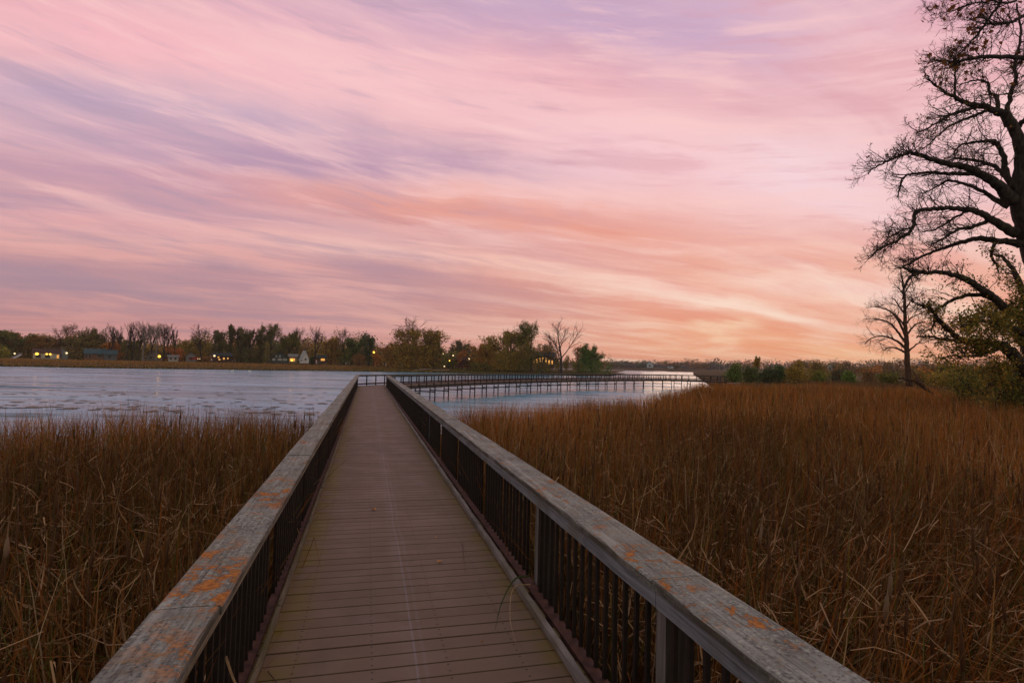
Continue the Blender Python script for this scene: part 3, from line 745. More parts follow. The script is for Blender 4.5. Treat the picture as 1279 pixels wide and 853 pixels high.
# sparse stems and floating leaves in the shallow water at the edge of the left stand
rng = np.random.default_rng(21)
n = 900; pxs = rng.uniform(-150, 440, n); dd = np.interp(pxs, [a for a, b in MARSH_L], [b for a, b in MARSH_L]) * (1 + rng.exponential(.08, n))
xy = np.array([on(p, d, 0)[:2] for p, d in zip(pxs, dd)]); xy = xy[xy[:, 0] < -.9]
V, Q, C = tuft_mesh(rng, xy, .9, 1.7, .013, [(.15, .09, .03), (.10, .085, .02), (.2, .12, .05)], WZ - .02, 3, .10)
tag(link('sparse_reeds', quads_mesh('sparse_reeds', V, Q, C), M_REED), 'thin scattered stems in the shallow water beside the left reeds', kind='stuff')
mb = MB(); rr = random.Random(5)
for i in range(900):
    p = rr.uniform(-150, 440); d = 31 + rr.expovariate(1 / 11) if i % 4 else np.interp(p, [a for a, b in MARSH_L], [b for a, b in MARSH_L]) * (1.0 + rr.expovariate(1 / .32))
    c = on(p, d, 0)
    if math.sin(c[0] * .9 + 1.5 * math.sin(c[1] * .7)) + math.sin(c[1] * 1.7 + c[0] * .4) < rr.uniform(-1.2, 1.1): continue
    if c[0] > -.9 or d > 75: continue
    r = rr.uniform(.03, .10) if i % 4 == 0 else rr.uniform(.08, .38); k = 6; a0 = rr.uniform(0, 6); tl = rr.uniform(-.012, .012)
    mb.poly([(c[0] + r * math.cos(a0 + 2 * PI * j / k) * rr.uniform(.7, 1.1), c[1] + r * math.sin(a0 + 2 * PI * j / k) * rr.uniform(.7, 1.1), .024 + WZ + tl * math.cos(2 * PI * j / k)) for j in range(k)], [tuple(range(k))])
tag(mb.build('floating_pondweed', mat_plain('pondweed', (.12, .11, .075), .6, .6, 3)), 'small dark floating leaves off the left reeds', kind='stuff')
# grass belts of the far shore
def belt(name, edge, t0, t1, n, h0, h1, w, cols, label, zf, seed, pxr=None):
    rng = np.random.default_rng(seed); ex = [a for a, b in edge]; ed = [b for a, b in edge]
    p = rng.uniform(ex[0] if pxr is None else pxr[0], ex[-1] if pxr is None else pxr[1], n); s = rng.uniform(0, 1, n); d = np.interp(p, ex, ed) + t0 + (t1 - t0) * s
    xy = np.array([on(a, b, 0)[:2] for a, b in zip(p, d)])
    V, Q, C = tuft_mesh(rng, xy, h0, h1, w, cols, zf(t0 + (t1 - t0) * s), 2)
    return tag(link(name, quads_mesh(name, V, Q, C), M_REED), label, kind='stuff')
zfl = lambda d: np.interp(d, [-1, 0, 1.7, 6.3, 14, 120], [WZ - .1, WZ - .03, WZ + .03, WZ + (.35 - WZ) * .5, .35, .8])
belt('shore_grass', EDGE_L, -.5, 60, 30000, .25, .75, .16, [(.33, .165, .055), (.30, .175, .065), (.36, .20, .08), (.22, .15, .035)], 'band of rusty dry grass along the far left shore', zfl, 31, (-420, 560))
belt('green_sedge', EDGE_L, -1.2, 2.5, 5000, .2, .55, .14, [(.05, .06, .012), (.07, .07, .015), (.09, .06, .02)], 'strip of dark green sedge at the waterline of the far shore', zfl, 32)
belt('shore_grass', EDGE_L, 0, 30, 9000, .2, .5, .16, [(.15, .13, .03), (.18, .14, .03), (.10, .10, .02)], 'olive grass bank beyond the distant curving boardwalk', zfl, 33, (440, 762))
zfr = lambda d: np.interp(d, [-8, 0, 1.5, 5.4, 12, 400], [WZ, WZ, WZ + .03, WZ + (.5 - WZ) * .5, .5, 1.1])
belt('dry_grass', EDGE_R, -6, 40, 26000, .35, .95, .10, [(.15, .078, .026), (.19, .105, .045), (.12, .065, .02), (.22, .14, .07)], 'dry tan grass in front of the right shore bushes', zfr, 34, (1000, 1500))
belt('dry_grass', EDGE_R, 2, 22, 2600, .2, .5, .10, [(.16, .095, .036), (.20, .12, .055), (.10, .075, .02)], 'short tan grass round the end of the distant boardwalk', zfr, 36, (925, 1010))
p0 = [on(p, d, 0)[:2] for p, d in ((908, 86), (925, 84), (945, 82.5), (965, 82), (990, 81.5), (1020, 81))]; p1 = [on(p, d, 0)[:2] for p, d in ((908, 89), (925, 87), (945, 86.), (965, 85.4), (990, 84.6), (1020, 84))]
MB().loft([[(*a, .3), (*a, .62), (*b, .66), (*b, .3)] for a, b in zip(p0, p1)]).build('path', mat_plain('trodden_path', (.16, .125, .105), .9, .25, 1.5))['kind'] = 'structure'

# ------------------------------------------------------------------ trees
def unit(v): return v / (np.linalg.norm(v) + 1e-9)
def grow(out, rng, p, d, L, r, lv, cfg):
    n = cfg['seg'][lv]; pts = [p]; d = unit(np.asarray(d, float))
    for i in range(n):
        d = unit(d + rng.normal(0, cfg['jit'][lv], 3) + np.array([0, 0, cfg['up'][lv]])); pts.append(pts[-1] + d * L / n)
    pts = np.array(pts); last = lv == len(cfg['n'])
    out.append((pts, np.linspace(r, r * (.45 if not last else .25), n + 1), lv))
    if last: return
    k = cfg['n'][lv]; k = max(1, int(round(k * rng.uniform(.8, 1.2)))); ph = rng.uniform(0, 2 * PI)
    for j in range(k):
        s = cfg['start'][lv] + (1 - cfg['start'][lv]) * (j + rng.uniform(.2, 1)) / k; s = min(s, 1.)
        q = s * n; i = min(int(q), n - 1); P = pts[i] + (pts[i + 1] - pts[i]) * (q - i); ax = unit(pts[i + 1] - pts[i])
        o1 = unit(np.cross(ax, [.3, .5, .81])); o2 = np.cross(ax, o1); phi = ph + j * 2.4 + rng.normal(0, .4); an = math.radians(cfg['ang'][lv]) * rng.uniform(.7, 1.3)
        dd = ax * math.cos(an) + (o1 * math.cos(phi) + o2 * math.sin(phi)) * math.sin(an)
        ll = L * cfg['lr'][lv] * (1.15 - .5 * s) * rng.uniform(.75, 1.25)
        grow(out, rng, P, dd, ll, max(r * (1 - .5 * s) * cfg['rr'][lv], .006), lv + 1, cfg)
BARE = dict(n=[10, 6, 6], seg=[5, 4, 3, 3], jit=[.06, .14, .2, .25], up=[.05, .16, .14, .08], start=[.30, .25, .2], ang=[38, 38, 42], lr=[.62, .58, .55], rr=[.55, .6, .55])
VASE = dict(BARE, n=[8, 6, 6], start=[.34, .3, .2], ang=[28, 30, 36], up=[.03, .2, .2, .12], lr=[.78, .55, .5])
ROUND = dict(BARE, n=[10, 5, 3], start=[.18, .25, .2], ang=[55, 42, 45], lr=[.58, .55, .5])
WIDE = dict(BARE, n=[10, 6, 6], start=[.25, .3, .2], ang=[48, 40, 42], lr=[.75, .6, .55], up=[.02, .10, .10, .05])
def leaves_mesh(name, rng, ctr, size, cols, bright=.24):
    cols = np.array(cols) * 2.6
    n = len(ctr); a = rng.normal(0, 1, (n, 3)); a /= np.linalg.norm(a, axis=1)[:, None]; b = np.cross(a, rng.normal(0, 1, (n, 3))); b /= np.linalg.norm(b, axis=1)[:, None]
    s = size * rng.uniform(.55, 1.35, (n, 1))
    V = np.stack([ctr - a * s * .5, ctr + b * s * .32, ctr + a * s * .5, ctr - b * s * .32], 1).reshape(-1, 3)
    C = np.array(cols)[rng.integers(0, len(cols), n)] * rng.uniform(1 - bright, 1 + bright, (n, 1)); C = np.repeat(C, 4, 0)
    return quads_mesh(name, V, np.arange(n * 4).reshape(-1, 4), C)
OLIVE = [(.085, .080, .014), (.065, .066, .012), (.115, .086, .016), (.095, .060, .014)]
DGREEN = [(.034, .052, .014), (.046, .062, .016), (.062, .066, .017), (.028, .040, .013)]
YELLOW = [(.20, .13, .018), (.15, .105, .017), (.11, .09, .017), (.16, .085, .016)]
ORANGE = [(.20, .080, .018), (.16, .062, .016), (.12, .060, .016), (.22, .10, .02)]
RED = [(.22, .045, .016), (.18, .05, .018), (.15, .035, .014)]
RUST = [(.10, .042, .018), (.085, .048, .018), (.12, .055, .018), (.06, .042, .018)]
BROWN = [(.070, .044, .020), (.055, .040, .018), (.085, .058, .022), (.050, .046, .018)]
BLUEG = [(.028, .042, .030), (.036, .048, .034), (.045, .054, .036)]
LIMEY = [(.15, .16, .02), (.12, .14, .02), (.18, .17, .02)]
GREEN = [(.055, .095, .018), (.045, .075, .016), (.08, .105, .02)]
def tree(label, px, depth, top, wpx, cfg, cols=None, nleaf=0, leafsize=.5, z0=None, low=0., bark=None, cat='tree', group=None, name='tree', trunk_r=None, seed=0, leaf_lv=2, cover=1., base_py=None, leafrange=(0., 1.)):
    """px = trunk in the photo, top = row of its top, wpx = its width; they only set where it stands, how tall and how wide it is"""
    kf = KF if px < 780 else 1.
    depth = depth * kf; leafsize *= kf; z0 = CAMZ - (CAMZ - (1.0 if z0 is None else z0)) * kf
    nleaf = int(nleaf * 2.6); leafsize *= .88; rng = np.random.default_rng(seed * 977 + int(px * 13) + int(depth / kf + .01)); z0 = 1.0 if z0 is None else z0
    base = on(px, depth, z0); tp = at(px, top, depth); H = tp[2] - z0; Wd = wpx / FL * depth
    t_ = thing(name, label, cat, base, group)
    out = []; tr = trunk_r or (H * .022 + .05)
    grow(out, rng, np.zeros(3), (rng.normal(0, .05), rng.normal(0, .05), 1), 1., .05, 0, cfg)
    allp = np.concatenate([o[0] for o in out]); sz = 1 / np.percentile(allp[:, 2], 99.7); sw = 1 / (np.percentile(np.abs(allp[:, :2]), 98) * 2)
    S = np.array([sw * Wd, sw * Wd, sz * H])
    tb = MB(); cb = MB()
    for pts, rad, lv in out:
        P = base + pts * S; R = rad / .05 * tr
        (tb if lv == 0 else cb).tube(P, np.maximum(R, .010 + depth * .00005), 6 if lv == 0 else (4 if lv == 1 else 3), cap=False)
    # the trunk goes a little into the ground
    tb.tube([base - [0, 0, .4], base + [0, 0, .02]], [tr * 1.25, tr * 1.02], 6, cap=False)
    bark = bark or M_BARKF
    tb.build('trunk', bark, t_, True); cb.build('branch', bark, t_) ; t_.children[-1]['kind'] = 'stuff'
    if nleaf:
        src = [o for o in out if o[2] >= leaf_lv]; w_ = np.array([len(o[0]) for o in src], float)
        ii = rng.choice(len(src), nleaf, p=w_ / w_.sum()); C = np.empty((nleaf, 3))
        for k, i in enumerate(ii):
            P = src[i][0]; s = rng.uniform(0, len(P) - 1.001); j = int(s); C[k] = P[j] + (P[j + 1] - P[j]) * (s - j)
        C = base + C * S + rng.normal(0, 1, (nleaf, 3)) * np.array([Wd, Wd, H]) * .035 * cover
        rel = (C[:, 2] - z0) / H; C = C[(rel > leafrange[0]) & (rel < leafrange[1] - .12 * rng.random(nleaf)) & (C[:, 2] > z0)]
        if low > 0:
            m = int(nleaf * low); lc = rng.normal(0, 1, (m, 3)) * np.array([Wd * .22, Wd * .22, 0]) + np.stack([np.zeros(m), np.zeros(m), rng.uniform(.02, .45, m) * H], 1); C = np.vstack([C, base + lc])
        link('foliage', leaves_mesh('foliage', rng, C, leafsize, cols), M_LEAF, t_)['kind'] = 'stuff'
    return t_
def shrub(label, px, depth, top, wpx, cols, n=700, size=.35, z0=.6, name='shrub', cat='shrub', group=None, seed=0, lumps=6, deep=1., base_drop=0.):
    kf = KF if px < 780 else 1.; rng = np.random.default_rng(seed * 31 + int(px * 7 + depth)); depth = depth * kf; size *= kf; z0 = CAMZ - (CAMZ - z0) * kf; base = on(px, depth, z0); H = max(.5, at(px, top, depth)[2] - z0); Wd = wpx / FL * depth
    t_ = thing(name, label, cat, base, group); sb = MB(); C = []
    for k in range(lumps):
        a = rng.uniform(0, 2 * PI); rr_ = rng.uniform(0, .36) * Wd; c = base + np.array([math.cos(a) * rr_, math.sin(a) * rr_ * deep, H * (.78 if k == 0 else rng.uniform(.25, .72))])
        r = np.array([Wd * .27, Wd * .27 * deep, H * .28]) * rng.uniform(.75, 1.2)
        if k == 0: c[2] = base[2] + H - r[2]
        q = rng.normal(0, 1, (n // lumps, 3)); q /= np.linalg.norm(q, axis=1)[:, None]; q *= rng.uniform(.45, 1.12, (len(q), 1)); C.append(c + q * r)
        foot = base + np.array([rng.normal(0, .12 * Wd), rng.normal(0, .12 * Wd), -.2]); mid = (foot + c) / 2 + rng.normal(0, .05 * Wd, 3)
        sb.tube([foot, mid, c, c + [rng.normal(0, .1 * Wd), 0, r[2] * 1.15]], [.05 + H * .008, .04 + H * .005, .03, .012], 4, cap=False)
    m = n // 4; q = np.stack([rng.normal(0, .24 * Wd, m), rng.normal(0, .24 * Wd * deep, m), rng.uniform(0, .4 * H, m)], 1); C.append(base + q)
    C = np.vstack(C); C = C[C[:, 2] > z0 - .05]
    sb.build('stem', M_BARKF, t_); t_.children[-1]['kind'] = 'stuff'
    link('foliage', leaves_mesh('foliage', rng, C, size, cols, .5), M_LEAF, t_)['kind'] = 'stuff'
    return t_

# far wood that reads as one mass behind the single trees
def far_wood(name, label, rows, seed, size, nper, z0, palettes, hscale=1.):
    rng = np.random.default_rng(seed); C = []; K = []; sb = MB(); kf = KF if seed == 41 else 1.; z0 = CAMZ - (CAMZ - z0) * kf; size *= kf
    for (p0, p1, d0, d1, cnt, top0, top1, wpx) in rows:
        for k in range(cnt):
            p = p0 + (p1 - p0) * (k + rng.random()) / cnt; d = rng.uniform(d0, d1) * kf; b = on(p, d, z0); H = (at(p, rng.uniform(top0, top1), d)[2] - z0) * hscale; W_ = wpx / FL * d * rng.uniform(.7, 1.3)
            q = rng.normal(0, 1, (nper, 3)); q /= np.linalg.norm(q, axis=1)[:, None]; q *= rng.uniform(.5, 1.15, (nper, 1))
            lump = rng.normal(0, 1, (7, 3)) * np.array([W_ * .24, W_ * .24, H * .20]); q = lump[rng.integers(0, 7, nper)] + q * np.array([W_ * .24, W_ * .24, H * .24])
            q[:, 2] += H * .52; q = q[(q[:, 2] > 0) & (q[:, 2] < H * 1.08)]
            C.append(b + q); pal = np.array(palettes[rng.integers(0, len(palettes))]); K.append(2.5 * pal[rng.integers(0, len(pal), len(q))] * rng.uniform(.75, 1.2, (len(q), 1)) * rng.uniform(.8, 1.2))
            sb.tube([b - [0, 0, .3], b + [0, 0, H * .6]], [.22, .12], 4, cap=False)
    C = np.vstack(C); K = np.vstack(K); n = len(C)
    a = rng.normal(0, 1, (n, 3)); a /= np.linalg.norm(a, axis=1)[:, None]; b = np.cross(a, rng.normal(0, 1, (n, 3))); b /= np.linalg.norm(b, axis=1)[:, None]; s = size * rng.uniform(.5, 1.4, (n, 1))
    V = np.stack([C - a * s * .5, C + b * s * .4, C + a * s * .5, C - b * s * .4], 1).reshape(-1, 3); tv = np.array(sb.v); Q = np.vstack([np.arange(n * 4).reshape(-1, 4), np.array(sb.f) + n * 4])
    me = quads_mesh(name, np.vstack([V, tv]), Q, np.vstack([np.repeat(K, 4, 0), np.tile([.04, .03, .025], (len(tv), 1))]))
    return tag(link(name, me, M_LEAF), label, kind='stuff')
far_wood('far_woods', 'dark autumn wood behind the single trees of the far left shore', [(-330, 20, 215, 260, 22, 416, 428, 40), (0, 140, 212, 262, 46, 416, 429, 34), (130, 255, 212, 262, 46, 422, 434, 26), (235, 470, 208, 262, 84, 415, 429, 26), (455, 600, 200, 262, 36, 424, 438, 26), (478, 690, 180, 192, 34, 432, 446, 22), (600, 690, 205, 262, 16, 430, 441, 22), (690, 752, 240, 262, 5, 444, 449, 14), (-20, 560, 204, 214, 60, 438, 445, 14)], 41, .55, 560, 1.1, [BROWN, OLIVE, DGREEN, RUST, OLIVE, DGREEN, YELLOW, ORANGE])
far_wood('far_woods', 'hazy low wooded ridge on the far horizon across the lake', [(690, 1330, 700, 1000, 150, 448, 453.5, 24), (770, 900, 660, 760, 26, 452, 456, 18)], 42, 1.7, 220, 2.5, [BROWN, RUST, BLUEG, BLUEG, [(.06, .055, .06), (.05, .05, .055)]])
far_wood('far_woods', 'rusty autumn wood along the right horizon behind the bushes', [(1000, 1340, 260, 420, 70, 449, 460, 22), (1150, 1500, 120, 240, 50, 452, 464, 34)], 43, 1.0, 200, 1.0, [RUST, ORANGE, BROWN, OLIVE, RUST])

G_BARE = 'tall leafless trees in the row on the far left shore'
L_BARE = 'tall leafless dark tree in the crowded row on the far left shore'
for i, (px, top, wd) in enumerate(((139, 404, 20), (149, 407, 18), (157, 406, 20), (164, 401, 20), (172, 401, 22), (187, 402, 22), (204, 403, 20), (211, 405, 18), (218, 411, 12))):
    tree(L_BARE, px, 186 + (i * 7) % 14, top, wd, VASE, group=G_BARE, seed=i)
tree('leafless tree with pale grey trunk in the far left row, the thicker of two', 178, 182, 401, 22, VASE, bark=M_BARKP, seed=3, trunk_r=.45)
tree('leafless tree with thin pale trunk right of the thicker pale one', 195, 182, 404, 22, VASE, bark=M_BARKP, seed=5, trunk_r=.3)
tree('wispy leafless treetop rising above the house with the yellow lamps', 81, 205, 403, 30, BARE, RUST, 250, .5, seed=2)
for i, (px, top) in enumerate(((98, 409), (107, 408), (117, 407), (126, 408))):
    tree('thin mostly bare tree with sparse olive leaves above the blue roofed house', px, 200, top, 16, VASE, OLIVE, 200, .45, group='sparse trees above the blue roofed house', seed=i)
tree('broad green and olive tree at the far left of the wood', 12, 196, 412, 50, ROUND, OLIVE + DGREEN, 2600, .55, seed=1, low=.3)
tree('orange brown tree right of the broad olive tree at the far left', 38, 200, 417, 34, ROUND, ORANGE + OLIVE, 1700, .55, seed=1, low=.3)
tree('dull brown tree behind the house with the yellow lamps', 66, 204, 420, 40, ROUND, BROWN + RUST, 1500, .55, seed=4, low=.1)
tree('wide olive brown tree right of the house with the yellow lamps', 100, 196, 415, 60, ROUND, OLIVE + BROWN, 2600, .55, seed=1, low=.25)
shrub('bright yellow green willow bush at the left edge of the photo', 2, 176, 430, 17, LIMEY + OLIVE, 900, .4, 1.)
tree('low orange tree between the bluish houses and the bare row', 141, 190, 427, 22, ROUND, ORANGE, 900, .5, seed=7, low=.3)
tree('olive green tree behind the tall bare row', 165, 198, 424, 30, ROUND, OLIVE + DGREEN, 1000, .5, seed=8, low=.3)
shrub('bright red orange bush above the small white house', 217, 186, 431, 22, RED + ORANGE, 900, .4, 1.)
tree('leafless tree forking widely into a letter V left of the dark green group', 251, 188, 405, 26, VASE, seed=11)
tree('yellowish olive tree under the wide forked bare tree', 240, 194, 424, 36, ROUND, OLIVE + YELLOW, 1200, .5, seed=9, low=.2)
for i, (px, top, wd) in enumerate(((272, 411, 20), (287, 404, 14), (300, 407, 18), (312, 410, 18), (324, 408, 18))):
    tree('tall dark green tree in the dense group behind the red lit house', px, 190 + i % 3 * 4, top, wd, VASE if i % 2 else ROUND, DGREEN + BROWN, 1150, .5, group='dark green trees of the far left shore', seed=i, low=.3)
tree('tall tree with speckled pale green top left of the dark gabled house', 338, 188, 403, 26, VASE, OLIVE + BLUEG, 1300, .45, seed=2, low=.3)
tree('round dark olive tree behind the dark house with the white lower panels', 360, 194, 416, 30, ROUND, DGREEN + OLIVE, 1700, .5, seed=3, low=.3)
tree('bare grey treetop above the house with the lit yellow porch', 374, 198, 408, 24, VASE, BROWN, 200, .4, seed=6)
tree('bare blue grey tree with upright forks behind the steep white gable', 393, 194, 407, 20, VASE, seed=8, trunk_r=.4)
tree('golden tree right of the bare blue grey tree', 413, 188, 419, 22, ROUND, YELLOW + RUST, 1100, .5, seed=4, low=.3)
tree('fine bare treetop above a dark green tree left of the street lamp', 431, 190, 408, 32, VASE, DGREEN, 300, .5, seed=5, leafrange=(0, .6), low=.5)
tree('dark green tree left of the street lamp', 440, 186, 421, 26, ROUND, DGREEN, 1300, .5, seed=6, low=.3)
tree('dark bushy evergreen directly above the street lamp', 461, 188, 416, 22, ROUND, DGREEN + BLUEG, 1200, .5, seed=7, low=.2)
shrub('orange bush beside the street lamp', 471, 176, 434, 16, ORANGE, 700, .4, 1.)
shrub('dull rusty bush left of the orange one by the street lamp', 449, 178, 440, 26, RUST, 600, .4, 1.)
tree('big round tree with bare twiggy top over olive gold foliage where the boardwalk ends', 515, 165, 395, 66, WIDE, OLIVE + YELLOW + RUST, 5200, .5, seed=12, low=.6, leafrange=(0, .76), trunk_r=.5, z0=.8)
tree('rust orange tree leaning out left of the big round twiggy tree', 491, 172, 427, 28, ROUND, ORANGE + RUST, 1200, .45, seed=2, low=.3, z0=.9)
tree('dark green tree tucked against the right side of the big round twiggy tree', 541, 170, 416, 30, ROUND, DGREEN + OLIVE, 2800, .45, seed=2, low=.4, z0=.9)
shrub('dark green bush with small lamps left of the brick house', 561, 178, 437, 28, DGREEN + OLIVE, 900, .4, .9)
tree('blue grey green tree behind the brick house', 577, 200, 424, 32, ROUND, BLUEG + BROWN, 1700, .45, seed=3, low=.2)
tree('golden orange tree right of the brick house', 606, 172, 428, 34, ROUND, YELLOW + ORANGE, 3000, .42, seed=3, low=.35, z0=.8)
tree('large half bare golden tree in the middle clump', 636, 168, 408, 52, WIDE, YELLOW + OLIVE, 4600, .42, seed=5, low=.5, z0=.8, leafrange=(0, .9))
tree('tall sparse olive tree in the middle clump beside the leafless one', 664, 166, 399, 40, VASE, OLIVE + DGREEN, 2000, .4, seed=7, low=.5, z0=.8)
tree('leafless dark tree with spreading crown at the right of the middle clump', 701, 160, 395, 50, WIDE, seed=14, z0=.8, trunk_r=.42)
tree('small rusty tree between the leafless tree and the leaning green willow', 722, 168, 432, 18, ROUND, RUST + ORANGE, 300, .4, seed=3, z0=.8)
tree('round bright green willow at the right end of the middle clump', 740, 158, 428, 34, ROUND, GREEN + DGREEN, 2200, .42, seed=3, low=.35, z0=.8)
shrub('thin green bush trailing off right of the round willow', 760, 160, 441, 12, GREEN, 160, .35, .8)
for i, (px, top, wd) in enumerate(((592, 451, 20), (607, 452, 16), (650, 450, 26), (680, 453, 20), (727, 453, 18))):
    shrub('low dark green bush along the bank under the middle clump', px, 164 + i, top, wd, DGREEN + OLIVE, 400, .35, .75, group='low bank bushes under the middle clump')

tree('thin sparse olive tree standing in front of the glowing pavilion', 677, 158, 426, 26, VASE, OLIVE + RUST, 300, .35, seed=4, z0=.8)
shrub('dark bush hiding the foot of the glowing pavilion', 676, 160, 450, 34, DGREEN + RUST, 700, .35, .75)
# right shore bushes
for lab, px, d, top, wd, pal, n in (
    ('dark green bush at the very end of the distant boardwalk', 918, 92, 452.5, 26, GREEN + DGREEN, 1500),
    ('dark green bush right of the one at the boardwalk end', 937, 95, 457, 26, DGREEN, 1200),
    ('blackish green bush in the middle of the right shore row', 958, 96, 456, 28, DGREEN + BLUEG, 1300),
    ('blue green bush left of the tall yellow one', 975, 96, 455, 24, DGREEN + BLUEG + GREEN, 1200),
    ('tall yellow orange bush with a twig sticking up on the right shore', 997, 92, 449.5, 30, YELLOW + OLIVE, 1700),
    ('rounded grey brown tree right of the tall yellow bush', 1023, 112, 447.5, 24, BROWN + OLIVE, 1500),
    ('low green bush in front of the rounded grey brown tree', 1022, 90, 461, 26, GREEN + OLIVE, 900),
    ('dull grey green bush right of the rounded grey brown tree', 1047, 100, 455, 22, BROWN + BLUEG, 900),
    ('bright green low bush between the tan grass and the rusty wood', 1062, 88, 462, 20, GREEN, 800),
    ('rusty round bush left of the bare tree standing alone', 1088, 104, 456, 30, RUST + BROWN, 900),
    ('dark olive bush at the foot of the bare tree standing alone', 1112, 84, 463, 34, DGREEN + OLIVE, 1000),
    ('olive brown bush behind the fallen dead branch', 1150, 80, 463, 34, OLIVE + RUST, 1000),
    ('yellowish bush right of the fallen dead branch', 1176, 72, 464, 36, OLIVE + YELLOW, 1000)):
    shrub(lab, px, d, top, wd, pal, n * 2, .22, .45, lumps=9)
tree('thin yellow sapling poking above the dark green bushes', 945, 98, 444, 9, VASE, YELLOW, 260, .28, z0=.5, seed=2, trunk_r=.06, name='sapling')

# ------------------------------------------------------------------ the big tree on the right: limbs placed one by one, twigs grown on them
def spline(P, n):
    c = catmull(P, n); return c
def limb_points(trace, depth, d_end, rng, scale=1.):
    """trace rows: photo x, photo y, thickness in photo pixels"""
    T = np.array(trace, float); k = len(T); s = np.linspace(0, 1, k); dep = depth + (d_end - depth) * s ** 1.2
    c = catmull(np.column_stack([T, dep]), 5)
    P = np.array([at(a, b, d) for a, b, _, d in c]); r = c[:, 2] / 2 / FL * c[:, 3]
    P[1:-1] += rng.normal(0, .018, P[1:-1].shape); return P, np.maximum(r, .006)
TW = dict(n=[4, 4], seg=[4, 3, 3], jit=[.16, .22, .25], up=[.05, .03, .0], start=[.2, .2], ang=[42, 45], lr=[.55, .55], rr=[.6, .6])
def twigs(mb, rng, P, r, per_m, L0, tips, start=.15, view_keep=None, cfg=TW, updir=.25, rmax=.02):
    L = np.linalg.norm(np.diff(P, axis=0), axis=1).sum(); n = int(L * per_m); out = []
    for j in range(n):
        s = start + (1 - start) * (rng.random() ** .8); q = s * (len(P) - 1); i = min(int(q), len(P) - 2); p = P[i] + (P[i + 1] - P[i]) * (q - i); ax = unit(P[i + 1] - P[i])
        side = unit(np.cross(ax, rng.normal(0, 1, 3))); d = unit(ax * rng.uniform(.3, 1.) + side * rng.uniform(.5, 1.) + np.array([0, 0, updir * rng.normal(.6, .8)]))
        grow(out, rng, p, d, L0 * rng.uniform(.4, 1.2) * (1.1 - .5 * s), min(max(r[i] * .42, .008), rmax), 0, cfg)
    for pts, rad, lv in out:
        mb.tube(pts, np.maximum(rad, .0042), 4 if lv == 0 else 3, cap=False)
        if lv > 0: tips.append(pts)
rng = np.random.default_rng(77); DT = 24.
big = thing('tree', 'huge bare old tree at the right edge with long drooping limbs', 'tree', (*on(1352, DT, .6)[:2], .6))
TR = [(1350, 505, 86), (1340, 440, 66), (1322, 380, 54), (1304, 335, 45), (1286, 290, 37), (1274, 255, 30), (1271, 224, 21), (1271, 190, 15), (1261, 160, 13), (1249, 141, 12)]
P, r = limb_points([(a + 5, b, c_ * .92) for a, b, c_ in TR], DT, DT - .3, rng); tm = MB().tube(P, r, 14)
Pr, rr_ = limb_points([(1312, 350, 40), (1318, 290, 30), (1322, 220, 22), (1326, 150, 17), (1332, 80, 12), (1336, -20, 7)], DT, DT + 1.5, rng); tm.tube(Pr, rr_, 9)
tm.build('trunk', M_BARK, big, True)
